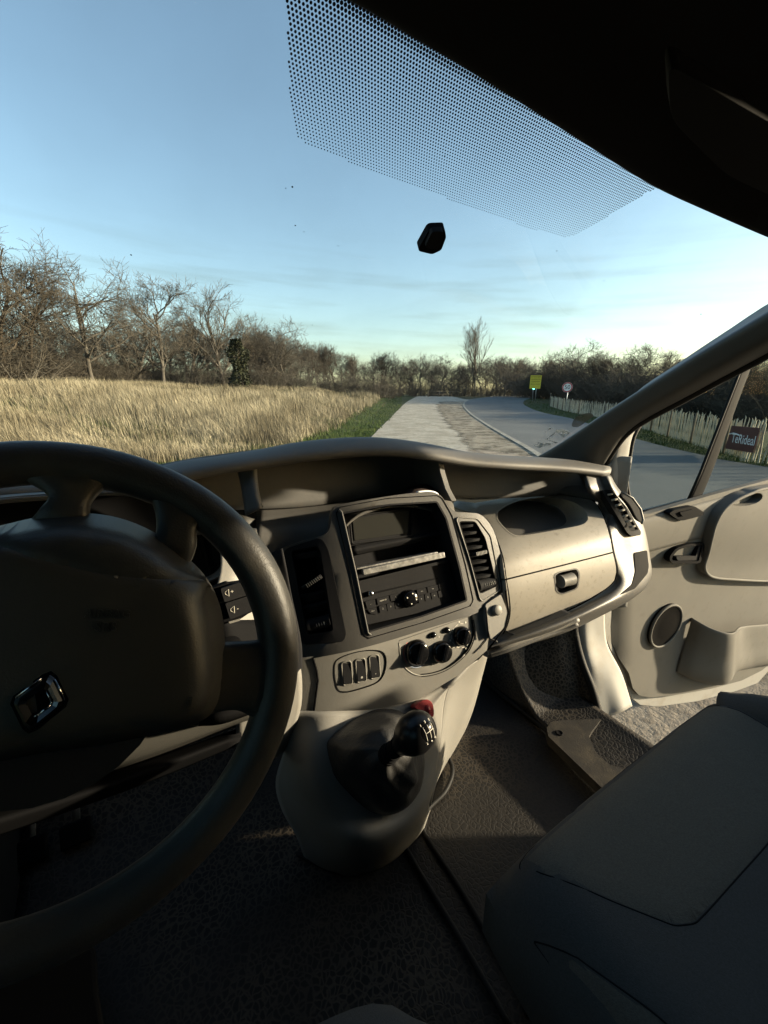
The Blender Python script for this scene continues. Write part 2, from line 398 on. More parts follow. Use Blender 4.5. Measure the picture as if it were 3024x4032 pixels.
def dome(name, c, n, u, ru, rv, h, m, parent=None, rings=6, seg=20, flat=.0, smooth=True):
    c, n, u = Vector(c), Vector(n).normalized(), Vector(u); u = (u-n*u.dot(n)).normalized(); w_ = n.cross(u); v = []; f = []
    for i in range(rings+1):
        a = math.pi/2*i/rings; rr = math.cos(a)*(1-flat)+flat*(1 if i < rings else 0); hh = math.sin(a)*h
        for j in range(seg):
            t = 2*math.pi*j/seg; v.append(c+u*(ru*rr*math.cos(t))+w_*(rv*rr*math.sin(t))+n*hh)
    for i in range(rings):
        for j in range(seg): f.append((i*seg+j, i*seg+(j+1) % seg, (i+1)*seg+(j+1) % seg, (i+1)*seg+j))
    f.append(tuple(range(rings*seg, rings*seg+seg)))
    return mk(name, v, f, m, parent, smooth, 60)
def lathe(name, c, axis, prof, m, parent=None, seg=24, u=None, sq=1.):
    c = Vector(c); n = Vector(axis).normalized(); a, b = frame_of(n)
    if u is not None: a = (Vector(u)-n*Vector(u).dot(n)).normalized(); b = n.cross(a)
    v = []; f = []
    for h, r in prof:
        for j in range(seg):
            t = 2*math.pi*j/seg; v.append(c+n*h+a*(r*math.cos(t))+b*(r*sq*math.sin(t)))
    for i in range(len(prof)-1):
        for j in range(seg): f.append((i*seg+j, i*seg+(j+1) % seg, (i+1)*seg+(j+1) % seg, (i+1)*seg+j))
    f.append(tuple(range(seg))); f.append(tuple(range((len(prof)-1)*seg, len(prof)*seg)))
    return mk(name, v, f, m, parent, True, 50)
def text(name, s, c, X, Y, h, m, parent=None, ext=.0002, shear=0.):
    cu = bpy.data.curves.new(name, 'FONT'); cu.body = s; cu.size = h; cu.align_x = 'CENTER'; cu.align_y = 'CENTER'; cu.extrude = ext; cu.shear = shear; cu.resolution_u = 3
    o = bpy.data.objects.new(name, cu); X = Vector(X).normalized(); Y = Vector(Y); Y = (Y-X*X.dot(Y)).normalized(); Z = X.cross(Y)
    mw = Matrix((X, Y, Z)).transposed().to_4x4(); mw.translation = Vector(c)
    col.objects.link(o); dg = bpy.context.evaluated_depsgraph_get()
    me = bpy.data.meshes.new_from_object(o.evaluated_get(dg)); me.name = name; bpy.data.objects.remove(o); bpy.data.curves.remove(cu)
    me.transform(mw); me.materials.clear(); me.materials.append(m)
    o = bpy.data.objects.new(name, me); col.objects.link(o)
    if parent: own(o, parent)
    return o

#=STRUCTURE
# ------------------------------------------------------------------ the land
def ss(a, b, x):
    t = np.clip((np.asarray(x, float)-a)/(b-a), 0, 1); return t*t*(3-2*t)
TA = R(33)
def land(x, y):
    x = np.asarray(x, float); y = np.asarray(y, float); d = np.hypot(x, y)
    a = x*math.sin(TA)+y*math.cos(TA); s = -x*math.cos(TA)+y*math.sin(TA)
    return 1.05*ss(20, 85, a)+2.3*(1-np.exp(-np.maximum(0, s-2)/12))*ss(4, 26, d)
def G(px, py):
    d = ray(px, py); d = d/math.hypot(d.x, d.y); t = 1.
    while t < 260:
        p = EYE+d*t
        if p.z < float(land(p.x, p.y)): break
        t += .1
    return (EYE+d*t).to_2d()
def AD(px, dist):                             # the spot at this distance along a picture column (at eye level)
    d = ray(px, 1550); d = d/math.hypot(d.x, d.y); return Vector((d.x*dist, d.y*dist))
rad = [0]+list(np.geomspace(.8, 900, 190)); na = 360
gx = np.array([[r*math.sin(2*math.pi*k/na) for k in range(na)] for r in rad[1:]]).ravel(); gy = np.array([[r*math.cos(2*math.pi*k/na) for k in range(na)] for r in rad[1:]]).ravel()
gz = land(gx, gy)-.03
gv = list(zip(gx, gy, gz))+[(0, 0, -.03)]
gf = [(i*na+j, i*na+(j+1) % na, (i+1)*na+(j+1) % na, (i+1)*na+j) for i in range(len(rad)-2) for j in range(na)]+[(len(gv)-1, (j+1) % na, j) for j in range(na)]
mk('ground', gv, gf, M_soil, kind='structure')
def sheet(name, Lp, Rp, m, off, n=90, w_=14, fade=False):
    a = spl([Vector((*p, 0)) for p in Lp], n); b = spl([Vector((*p, 0)) for p in Rp], n); v = []
    for p, q in zip(a, b):
        for k in range(w_+1):
            t = p.lerp(q, k/w_); v.append((t.x, t.y, float(land(t.x, t.y))+off))
    f = [(i*(w_+1)+k, i*(w_+1)+k+1, (i+1)*(w_+1)+k+1, (i+1)*(w_+1)+k) for i in range(n) for k in range(w_)]
    o = mk(name, v, f, m, kind='structure')
    if fade:
        ca = o.data.color_attributes.new('edge', 'FLOAT_COLOR', 'POINT')
        ca.data.foreach_set('color', np.array([[min(1, k/w_*2.2)*min(1, (n-i)/6)]*3+[1] for i in range(n+1) for k in range(w_+1)], dtype=np.float32).ravel())
        t = m.node_tree; at = nn(m, 'ShaderNodeVertexColor', layer_name='edge'); tcx = nn(m, 'ShaderNodeTexCoord'); nz = nn(m, 'ShaderNodeTexNoise'); nz.inputs['Scale'].default_value = .9; nz.inputs['Detail'].default_value = 7; t.links.new(tcx.outputs['Object'], nz.inputs['Vector'])
        ad = nn(m, 'ShaderNodeMath', operation='ADD'); t.links.new(at.outputs[0], ad.inputs[0]); t.links.new(nz.outputs[0], ad.inputs[1])
        rg = nn(m, 'ShaderNodeMapRange'); rg.inputs[1].default_value = .85; rg.inputs[2].default_value = 1.2; t.links.new(ad.outputs[0], rg.inputs[0]); t.links.new(rg.outputs[0], t.nodes['Principled BSDF'].inputs['Alpha'])
    return o, a, b
roadL = [Vector((-1, -9)), Vector((2.4, -3.4)), Vector((5.0, 2.4)), G(2110, 1786), G(1990, 1716), G(1900, 1662), G(1845, 1622), G(1826, 1592), G(1852, 1574), G(1930, 1563), G(2010, 1557)]
roadR = [Vector((3, -14)), Vector((8, -7)), G(3024, 1842), G(2770, 1796), G(2496, 1727), G(2260, 1652), G(2120, 1620), G(2062, 1592), G(2068, 1577), G(2100, 1566), G(2140, 1559)]
road, rl, rr_ = sheet('road', roadL, roadR, M_road, .012)
trackL = [Vector((-12, -6)), Vector((-5, 0)), Vector((1.5, 5.5)), G(1450, 1731), G(1502, 1680), G(1560, 1622), G(1600, 1584), G(1632, 1566), G(1650, 1560)]
sheet('gravel_track', trackL, [p for p in roadL[:-2]], M_gravel, 0.0)
M_should = mat_ground('rutted_dirt', (.38, .33, .26), (.12, .1, .075), (.5, .45, .37), 1.3, 4, 1.2)
sheet('dirt_shoulder', [Vector((-2, -7)), Vector((1.5, -1)), Vector((4.0, 2.8)), G(1800, 1790), G(1752, 1712), G(1706, 1640), G(1692, 1600), G(1712, 1576)], [p for p in roadL[:8]]+[G(1835, 1578)], M_should, .005, fade=True)
M_lay = mat_ground('lay_by_dirt_shaded', (.36, .32, .265), (.24, .205, .165), (.15, .125, .1), 1.3, 13, 1.2)  # dirt, with low-angle shadow on the gravel put into its darker colours
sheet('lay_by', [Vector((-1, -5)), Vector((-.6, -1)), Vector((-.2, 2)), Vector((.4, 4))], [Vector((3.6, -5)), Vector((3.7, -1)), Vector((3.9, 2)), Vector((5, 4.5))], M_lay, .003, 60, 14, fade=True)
sheet('footpath', [G(1640, 1562), G(1690, 1559), G(1760, 1560)], [G(1700, 1572), G(1760, 1574), G(1835, 1574)], M_gravel, .006, 20, 6)
vergeL = [Vector((-15, -4)), Vector((-8, 3)), Vector((-2, 8.5)), G(1190, 1750), G(1400, 1640), G(1480, 1592), G(1555, 1556), G(1600, 1552)]
sheet('grass_verge', vergeL, [Vector((-11.5, -6)), Vector((-4.5, 0)), Vector((1.9, 5.5)), G(1455, 1731), G(1507, 1680), G(1563, 1622), G(1602, 1584), G(1634, 1566)], M_verge, -.012)
kv = []; kf = []
for i, p in enumerate(rl[12:]):
    q = rl[min(len(rl)-1, 13+i)]; d = (q-p) if q != p else (p-rl[-2]); nrm = Vector((-d.y, d.x, 0)).normalized()
    zz = float(land(p.x, p.y)); hw = .09
    for o_, h_ in ((hw, 0), (hw, .028), (-hw, .028), (-hw, 0)): kv.append((p.x+nrm.x*o_, p.y+nrm.y*o_, zz+h_))
    if i:
        b = len(kv)-8
        for k in range(3): kf.append((b+k, b+k+1, b+5+k, b+4+k))
mk('kerb', kv, kf, M_kerb, kind='structure', smooth=False)
fence_px = [(2165, 1599), (2230, 1619), (2330, 1638), (2420, 1655), (2560, 1697), (2640, 1722), (2800, 1770), (2920, 1805), (3024, 1828)]
fence = [G(*p) for p in fence_px]+[Vector((13.2, -1.5)), Vector((12.5, -5))]
fl = spl([Vector((*p, 0)) for p in fence], 240)
rv = [Vector((fl[int(i*24)].x, fl[int(i*24)].y)) for i in range(11)][::-1]
sheet('roadside_verge', [p for p in roadR[:8]], [p+Vector((9, 4)) for p in rv[0:11:1]][:11], M_verge, -.008, 60, 10)

# ------------------------------------------------------------------ grass
def blades(name, P, H, lean, wid, cols, group_dir, kind='stuff'):
    n = len(P); ang = rng.uniform(0, 2*math.pi, n); wv = np.c_[np.cos(ang), np.sin(ang), np.zeros(n)]*wid[:, None]
    ld = np.c_[group_dir, np.zeros((n, 1))]*(lean*H)[:, None]
    up = np.zeros((n, 3)); up[:, 2] = H
    b0 = P-wv; b1 = P+wv; m0 = P-wv*.7+up*.55+ld*.3; m1 = P+wv*.7+up*.55+ld*.3; t = P+up*np.maximum(.35, 1-lean[:, None]*.35)+ld
    V = np.stack([b0, b1, m1, m0, t], 1).reshape(-1, 3)
    F = []
    me = bpy.data.meshes.new(name); me.vertices.add(5*n); me.vertices.foreach_set('co', V.ravel())
    base = np.arange(n)*5
    li = np.stack([base, base+1, base+2, base+3, base+3, base+2, base+4], 1).ravel()
    me.loops.add(7*n); me.loops.foreach_set('vertex_index', li.astype(np.int32))
    st = np.stack([np.arange(n)*7, np.arange(n)*7+4], 1).ravel(); me.polygons.add(2*n); me.polygons.foreach_set('loop_start', st.astype(np.int32))
    me.update(calc_edges=True)
    ca = me.color_attributes.new('tint', 'FLOAT_COLOR', 'POINT'); cc = np.repeat(np.c_[cols, np.ones(n)], 5, 0); ca.data.foreach_set('color', cc.ravel().astype(np.float32))
    me.materials.append(M_blade); o = bpy.data.objects.new(name, me); col.objects.link(o); o['kind'] = kind
    return o
vl = np.array([[p.x, p.y] for p in spl([Vector((*p, 0)) for p in vergeL], 160)])
def left_of(P, line):                         # signed distance to a polyline, + on its left
    d2 = ((P[:, None]-line[None])**2).sum(2); i = np.minimum(d2.argmin(1), len(line)-2); t = line[i+1]-line[i]; q = P-line[i]
    return (t[:, 0]*q[:, 1]-t[:, 1]*q[:, 0])/np.hypot(t[:, 0], t[:, 1])
def noise2(P, s, seed):
    r = np.random.default_rng(seed); out = np.zeros(len(P))
    for k in range(6):
        a = r.uniform(0, 2*math.pi); fr = s*r.uniform(.6, 1.6); out += np.sin((P[:, 0]*math.cos(a)+P[:, 1]*math.sin(a))*fr+r.uniform(0, 6))
    return out/6
N = 62000                                     # tufts of the tall dry grass
azs = rng.uniform(R(-19), R(33), N); ds = 7.5*np.exp(rng.uniform(0, math.log(64/7.5), N)); P = np.c_[ds*np.sin(azs), ds*np.cos(azs)]
sg = left_of(P, vl); nz = noise2(P, .9, 3); nzb = noise2(P, .35, 5)
P = P[(sg > .2+.6*nz) & (rng.random(N) < .62+.6*nz)]
nt_ = len(P); k = 5
tip = noise2(P, .9, 3); big = noise2(P, .35, 5); fine = noise2(P, 2.5, 8)
dirs = R(250)+.5*noise2(P, .6, 9)+rng.normal(0, .35, nt_)
Pb = np.repeat(P, k, 0)+rng.normal(0, .07, (nt_*k, 2)); nb = len(Pb)
hh = np.repeat(np.clip(.52+.3*tip+.3*big, .15, 1.15), k)*rng.uniform(.5, 1.25, nb)*np.repeat(.55+.45*ss(8, 18, np.hypot(P[:, 0], P[:, 1])), k)
le = np.clip(np.repeat(.28+.25*fine, k)+rng.normal(0, .22, nb), .02, 1.1); dd = np.repeat(dirs, k)+rng.normal(0, .6, nb)
ramp = np.clip(np.repeat(.45+.55*fine+.45*big, k)+rng.normal(0, .22, nb), 0, 1)[:, None]
colr = (1-ramp)*np.array([.075, .06, .035])+ramp*np.array([.41, .36, .255])
gm_ = (np.repeat(tip+.5*big, k) < -.22)[:, None] & (rng.random(nb) < .33)[:, None]; colr = np.where(gm_, np.array([.065, .08, .025]), colr); hh = np.where(gm_[:, 0], hh*.55, hh)
dn = np.hypot(Pb[:, 0], Pb[:, 1])
blades('dry_grass', np.c_[Pb, land(Pb[:, 0], Pb[:, 1])-.02], hh, le, .0035+.00016*dn, colr, np.c_[np.sin(dd), np.cos(dd)])
def lawn(name, cond, N, amin, amax, dmin, dmax, h, c1, c2):
    azs = rng.uniform(R(amin), R(amax), N); ds = dmin*np.exp(rng.uniform(0, math.log(dmax/dmin), N)); P = np.c_[ds*np.sin(azs), ds*np.cos(azs)]
    P = P[cond(P)]; n = len(P); a = rng.uniform(0, 6.28, n); r = np.clip(.5+.5*noise2(P, 1.5, 11)+rng.normal(0, .25, n), 0, 1)[:, None]
    blades(name, np.c_[P, land(P[:, 0], P[:, 1])-.015], h*rng.uniform(.5, 1.3, n), rng.uniform(.1, .9, n), .004+.00022*np.hypot(P[:, 0], P[:, 1]), (1-r)*np.array(c1)+r*np.array(c2), np.c_[np.sin(a), np.cos(a)])
tl = np.array([[p.x, p.y] for p in spl([Vector((*p, 0)) for p in trackL], 160)])
lawn('green_grass', lambda P: (left_of(P, vl) < .9) & (left_of(P, tl) > -.02+.25*noise2(P, 2, 4)), 90000, -5, 33, 8, 90, .12, (.03, .06, .014), (.08, .105, .03))
rrn = np.array([[p.x, p.y] for p in rr_]); fln = np.array([[p.x, p.y] for p in fl[::-1]])
lawn('verge_grass', lambda P: (left_of(P, rrn) < -.03+.12*noise2(P, 2, 4)) & (left_of(P, fln) > -1.6), 90000, 35, 100, 9, 70, .13, (.03, .055, .014), (.075, .095, .03))

# ------------------------------------------------------------------ trees
def prism(S, n):
    """list of (p, q, r0, r1) -> one mesh of n-sided open prisms"""
    S = [(p, q, a, b) for p, q, a, b in S]
    p = np.array([s[0] for s in S]); q = np.array([s[1] for s in S]); r0 = np.array([s[2] for s in S]); r1 = np.array([s[3] for s in S])
    d = q-p; d /= np.linalg.norm(d, axis=1)[:, None]+1e-9
    h = np.where(np.abs(d[:, 2:3]) < .9, np.array([[0, 0, 1.]]), np.array([[1., 0, 0]])); a = np.cross(d, h); a /= np.linalg.norm(a, axis=1)[:, None]; b = np.cross(d, a)
    V = []
    for k in range(n):
        t = 2*math.pi*k/n; u = a*math.cos(t)+b*math.sin(t); V += [p+u*r0[:, None], q+u*r1[:, None]]
    V = np.stack(V, 1).reshape(-1, 3); m = len(S); F = []
    for k in range(n):
        k2 = (k+1) % n; F.append(np.stack([np.arange(m)*2*n+i for i in (2*k, 2*k2, 2*k2+1, 2*k+1)], 1))
    return V, np.stack(F, 1).reshape(-1, 4)
def np_mesh(name, V, F, m, smooth=False):
    me = bpy.data.meshes.new(name); k = F.shape[1]; me.vertices.add(len(V)); me.vertices.foreach_set('co', np.ascontiguousarray(V, dtype=np.float32).ravel())
    me.loops.add(F.size); me.loops.foreach_set('vertex_index', F.ravel().astype(np.int32)); me.polygons.add(len(F)); me.polygons.foreach_set('loop_start', (np.arange(len(F))*k).astype(np.int32))
    me.update(calc_edges=True); me.materials.append(m)
    if smooth: me.polygons.foreach_set('use_smooth', [True]*len(F))
    return me
def bare_tree(seed, h=10., spread=.8, up=.5, trunk=.3, kids=(9, 7, 6, 4), thin=1., lean=0.):
    r = random.Random(seed); big = []; small = []
    def gv(s): return np.array([r.gauss(0, s), r.gauss(0, s), r.gauss(0, s*.6)])
    def go(p, d, L, rad, lv):
        ns = 5 if lv == 0 else 3 if lv < 3 else 2; pts = [p]; d = d/np.linalg.norm(d)
        for i in range(ns):
            d = d+gv(.1 if lv == 0 else .2)+np.array([0, 0, up*.12*(lv > 0)]); d /= np.linalg.norm(d); p = p+d*L/ns; pts.append(p)
        for i in range(ns):
            a = rad*(1-.55*i/ns); b = rad*(1-.55*(i+1)/ns)
            (big if lv <= 1 else small).append((pts[i], pts[i+1], a, b))
        if lv >= len(kids): return
        for c in range(kids[lv]):
            t = (trunk+(1-trunk)*r.random()) if lv == 0 else r.uniform(.25, 1)
            i = min(ns-1, int(t*ns)); o = pts[i]+(pts[i+1]-pts[i])*(t*ns-i)
            ax = (pts[i+1]-pts[i]); ax = ax/np.linalg.norm(ax); s = gv(1); s -= ax*s.dot(ax); s /= np.linalg.norm(s)
            nd = ax*(up+.25*r.random())+s*spread*(1.0 if lv == 0 else .9)
            sl = (.62-.25*(t-trunk)) if lv == 0 else r.uniform(.42, .68)
            go(o, nd, L*sl, rad*(.5 if lv == 0 else .55)*(1-.3*t), lv+1)
    go(np.zeros(3)-np.array([0, 0, .2]), np.array([lean, 0, 1.]), h*.72, h*.02*thin, 0)
    V, F = prism(big, 6); W, E_ = prism([(a, b, max(x, .012), max(y, .009)) for a, b, x, y in small], 3)
    z = max(V[:, 2].max(), W[:, 2].max()); return V*(h/z), F, W*(h/z), E_
def thicket(seed, h=3.5, wd=2.2, stems=34, subs=6, tw=6):
    r = random.Random(seed); S = []
    for i in range(stems):
        a = r.uniform(0, 6.28); q = np.array([math.cos(a), math.sin(a), 0])*wd*math.sqrt(r.random())*.7; d = np.array([q[0]*.25+r.gauss(0, .3), q[1]*.25+r.gauss(0, .3), 1.]); L = h*r.uniform(.5, 1.05)
        p = q; pts = [p]
        for k in range(4): d = d+np.array([r.gauss(0, .18), r.gauss(0, .18), -.05]); p = p+d/np.linalg.norm(d)*L/4; pts.append(p)
        for k in range(4): S.append((pts[k], pts[k+1], .03*(1-.2*k), .03*(.8-.2*k)))
        for j in range(subs):
            t = r.uniform(.15, 1)*4; k = min(3, int(t)); o = pts[k]+(pts[k+1]-pts[k])*(t-k); dd = np.array([r.gauss(0, .7), r.gauss(0, .7), r.uniform(0, .9)]); l = h*r.uniform(.12, .3); e = o+dd*l; S.append((o, e, .012, .008))
            for m in range(tw):
                u = o+(e-o)*r.uniform(.2, 1); g = u+np.array([r.gauss(0, .6), r.gauss(0, .6), r.uniform(-.3, .8)])*h*r.uniform(.05, .14); S.append((u, g, .008, .005))
    return prism(S, 3)
TV = []
for i, kw in enumerate([dict(h=10.5, spread=.95, up=.55, trunk=.22, kids=(11, 8, 7, 5)), dict(h=10, spread=1.0, up=.35, trunk=.3, kids=(9, 7, 6, 4)), dict(h=10, spread=.85, up=.6, trunk=.18, kids=(10, 7, 6, 5)),
                        dict(h=10.5, spread=.8, up=.75, trunk=.12, kids=(12, 7, 6, 4)), dict(h=8, spread=.9, up=.6, trunk=.2, kids=(9, 7, 6, 4)), dict(h=8, spread=.7, up=.8, trunk=.1, kids=(11, 6, 6, 4)),
                        dict(h=16, spread=.45, up=1.0, trunk=.25, kids=(16, 6, 5, 3), thin=.75), dict(h=9, spread=.8, up=.6, trunk=.15, kids=(10, 7, 6, 5))]):
    V, F, W, E_ = bare_tree(20+i, **kw); dark = i in (0, 5, 7)
    TV.append((np_mesh('trunk', V, F, M_bark2 if dark else M_bark, True), np_mesh('crown', W, E_, M_twig2 if dark else M_twig), kw['h']))
def place_tree(name, k, xy, h, label, group=None, rz=None, cat='tree'):
    t = thing(name, label, cat, (xy[0], xy[1], float(land(xy[0], xy[1]))), group, random.uniform(0, 6.28) if rz is None else rz)
    s = h/TV[k][2]; t.scale = (s*random.uniform(.92, 1.1), s, s)
    for nm, me in (('trunk', TV[k][0]), ('crown', TV[k][1])):
        o = bpy.data.objects.new(nm, me); col.objects.link(o); o.parent = t
    return t
for px, d, k, h, lab in [(35, 43, 0, 11.6, 'tallest dense bare tree at the left end of the field edge'), (150, 45, 7, 9.4, 'twiggy bare tree just right of the tallest tree by the field'),
                         (375, 47, 1, 11.2, 'open spreading bare oak standing alone above the scrub, second tall tree along the field'), (560, 53, 4, 9.2, 'shorter leaning bare tree in front of the forked one'),
                         (650, 51, 2, 11.4, 'forked bare tree with two crowns between the oak and the fan-shaped tree'), (760, 56, 4, 9.0, 'thin pale bare tree in the gap left of the fan-shaped tree'),
                         (890, 55, 3, 11.8, 'fan-shaped bare tree with many rising limbs beside the ivy trunk'), (1035, 62, 4, 10., 'small bare tree right of the ivy-covered trunk'), (1130, 62, 4, 9.6, 'light airy bare tree standing apart where the tall trees end')]:
    place_tree('bare_tree', k, AD(px, d), h, lab)
place_tree('poplar_tree', 6, AD(1868, 92), 15.5, 'tall slender bare tree rising above the wood beyond the barrier')
def foliage_vf(n, fn, s):
    V = []; F = []
    for i in range(n):
        c = np.array(fn()); a = rng.normal(0, 1, 3); a /= np.linalg.norm(a); b = np.cross(a, rng.normal(0, 1, 3)); b /= np.linalg.norm(b); q = s*rng.uniform(.6, 1.3); k = len(V)
        V += [c-a*q, c+b*q*.6, c+a*q, c-b*q*.6]; F.append((k, k+1, k+2, k+3))
    return np.array(V), np.array(F)
ip = AD(950, 50); it = thing('ivy_trunk', 'dark green ivy-covered tree trunk beside the fan-shaped bare tree', 'tree', (*ip, float(land(*ip))))
def ivf():
    z = rng.uniform(.2, 5.2); a = rng.uniform(0, 6.28); rr = (.95+.25*math.sin(z*2.1)+.2*math.sin(a*3+z))*(1 if z < 4.2 else .7)*math.sqrt(rng.uniform(.4, 1)); return (math.cos(a)*rr, math.sin(a)*rr, z)
o = bpy.data.objects.new('ivy', np_mesh('ivy', *foliage_vf(3600, ivf, .12), M_ivy)); col.objects.link(o); o.parent = it
v, f = tube_vf([(0, 0, -.2), (.05, 0, 2.5), (0, .1, 4.9)], lambda t: .28-.12*t, 8); o = mk('trunk', v, f, M_bark2); o.parent = it
# the wood beyond and the scrub under it
for i in range(46):
    px = 1000+i*(2080-1000)/46+random.uniform(-12, 12); d = 64+34*min(1, max(0, (px-1100)/450))+random.uniform(-5, 14)
    place_tree('wood_tree', random.choice((4, 5, 7, 5, 2)), AD(px, d), random.uniform(6.8, 9.6)*(1.0 if px > 1500 else .92), 'bare grey-brown tree in the wood at the far end of the track', 'bare trees of the wood at the end of the track')
for i in range(14):
    px = 1960+i*27+random.uniform(-8, 8); place_tree('roadside_tree', random.choice((1, 4, 5)), AD(px, 84-i*1.3+random.uniform(-4, 6)), random.uniform(6, 8.2), 'gnarled bare tree where the road bends out of sight', 'bare trees at the road bend')
for i in range(34):
    px = 2330+i*38+random.uniform(-14, 14); bd = max(30, 60-i*.9)+random.uniform(-2, 9); place_tree('bank_tree', random.choice((4, 5, 7, 0)), AD(px, bd), (1.58+.078*bd)*random.uniform(.75, 1.15), 'bushy bare tree in the thicket behind the paling fence', 'bare trees behind the paling fence')
for i in range(26):
    px = -260+i*52+random.uniform(-15, 15); place_tree('edge_tree', random.choice((0, 4, 7, 5)), AD(px, 60+random.uniform(-3, 12)), random.uniform(6.5, 9.2), 'bare tree filling in behind the tall trees of the field edge', 'bare trees behind the field edge')
SH = []
for i in range(5):
    V, F = thicket(60+i, 3.6, 2.6); SH.append(np_mesh('thicket_shrub', V, F, (M_twig, M_twig2)[i % 2]))
def shrub(name, xy, s, lab, grp):
    o = bpy.data.objects.new(name, random.choice(SH)); col.objects.link(o); o.location = (xy[0], xy[1], float(land(*xy))-.1); o.rotation_euler.z = random.uniform(0, 6.28); o.scale = (s*random.uniform(1, 1.4), s*random.uniform(1, 1.4), s); tag(o, lab, 'shrub', grp)
for i in range(84):
    px = -240+i*21.5+random.uniform(-10, 10); d = 45+max(0, px)*.013+random.uniform(-1.5, 8); shrub('hedge_shrub', AD(px, d), random.uniform(.6, 1.25)*(1.15 if px < 350 else .95), 'brown leafless shrub in the hedge along the back of the dry field', 'leafless shrubs along the dry field')
for i in range(34):
    px = 1480+i*20+random.uniform(-8, 8); shrub('wood_shrub', AD(px, 86+random.uniform(-3, 14)), random.uniform(.6, 1.2), 'leafless shrub in the undergrowth of the far wood', 'undergrowth shrubs of the far wood')
for i in range(96):
    px = 2090+i*12.6+random.uniform(-10, 10); t = max(0, (px-2165)/860); d = 70-44*min(1, t)**.6+3+random.uniform(0, 10); shrub('bank_shrub', AD(px, d), (1.2+.058*d)/3.6*random.uniform(.8, 1.1), 'dark tangled shrub crowding behind the paling fence', 'shrubs behind the paling fence')

# ------------------------------------------------------------------ paling fence with its sign
ft = thing('paling_fence', 'rustic chestnut paling fence along the far side of the road', 'fence', (fl[60].x, fl[60].y, 0))
cum = [0]
for i in range(1, len(fl)): cum.append(cum[-1]+(fl[i]-fl[i-1]).length)
def along(s):
    j = max(i for i in range(len(cum)) if cum[i] <= s) if s > 0 else 0; j = min(j, len(fl)-2)
    t = (s-cum[j])/max(1e-6, cum[j+1]-cum[j]); return fl[j].lerp(fl[j+1], t), (fl[j+1]-fl[j]).normalized()
PM = []
for i in range(5):
    r = random.Random(i); H = .94+.12*r.random(); wv = .0155; v = []
    for z, s in ((0, 1), (H*.35, 1), (H*.7, .95), (H-.05, .85), (H, .12)):
        ox = r.gauss(0, .008); oy = r.gauss(0, .008); v += [(ox-wv*s, oy-.012*s, z), (ox+wv*s, oy-.009*s, z), (ox+wv*.9*s, oy+.012*s, z), (ox-wv*.8*s, oy+.01*s, z)]
    f = [(4*a+b, 4*a+(b+1) % 4, 4*a+4+(b+1) % 4, 4*a+4+b) for a in range(4) for b in range(4)]+[(16, 17, 18, 19)]
    me = bpy.data.meshes.new('pale'); me.from_pydata(v, [], f); me.materials.append(M_pale); PM.append(me)
s = .1; spots = []
while s < cum[-1]-.1:
    p, d = along(s); spots.append((p, d)); s += random.uniform(.05, .095)
spots.sort(key=lambda q: q[0].length)
vs = []; fs = []
for i, (p, d) in enumerate(spots):
    z = float(land(p.x, p.y))-.03; rot = math.atan2(d.y, d.x)+random.gauss(0, .15); me = random.choice(PM)
    tx, ty = random.gauss(0, .045), random.gauss(0, .05); sz = random.uniform(.88, 1.08)
    mw = Matrix.Translation((p.x, p.y, z)) @ Matrix.Rotation(rot, 4, 'Z') @ Matrix.Rotation(tx, 4, 'X') @ Matrix.Rotation(ty, 4, 'Y') @ Matrix.Diagonal((random.uniform(.7, 1.25), 1, sz, 1))
    if i < 290:
        o = bpy.data.objects.new('pale', me); col.objects.link(o); o.parent = ft; o.matrix_parent_inverse = Matrix.Translation(-ft.location); o.matrix_basis = mw
    else:
        b = len(vs); vs += [mw @ q.co for q in me.vertices]; fs += [tuple(b+k for k in q.vertices) for q in me.polygons]
if vs: mk('far_pales', vs, fs, M_pale, ft, smooth=False, kind='stuff')
for zz in (.22, .72):
    tube('wire', [Vector((p.x, p.y, float(land(p.x, p.y))+zz)) for p in fl[::3]], .004, M_galv, ft, 5)
s = 0.
while s < cum[-1]:
    p, d = along(s); nrm = Vector((-d.y, d.x, 0)); q = p-nrm*.05; hgt = 1.35 if s == 0 else .98
    z = float(land(q.x, q.y)); tube('fence_post', [(q.x, q.y, z-.2), (q.x, q.y, z+hgt)], .032, M_wood, ft, 8); s += 2.4
# brown company board on the fence
q0 = G(2900, 1790); i0 = min(range(len(fl)), key=lambda i: (fl[i].to_2d()-q0).length); fd = (fl[i0+3]-fl[i0-3]).normalized()
fp = Plane((fl[i0].x, fl[i0].y, 0), Vector((-fd.y, fd.x, 0))); fp.p += fp.n*.2
bt = thing('company_board', 'square dark brown board lettered in white hung on the paling fence', 'sign', fp.at(2915, 1780))
cs = [(2881, 1676), (2991, 1685), (2961, 1782), (2854, 1766)]
panel('board', cs, M_sbrown, bt, pl=fp, depth=.012)
cc = fp.at(2925, 1732, .004); xd = fp.at(2975, 1742)-fp.at(2873, 1728); yd = Vector((0, 0, 1))
wid = (fp.at(2978, 1740)-fp.at(2872, 1727)).length
lt = text('lettering', 'TeRideal', cc, xd, yd, wid*.25, M_swhite, bt, .001)
tube('lettering', [fp.at(2873, 1709, .006), fp.at(2888, 1706, .006), fp.at(2902, 1710, .006), fp.at(2911, 1714, .006)], lambda t: wid*.014, M_swhite, bt, 6)

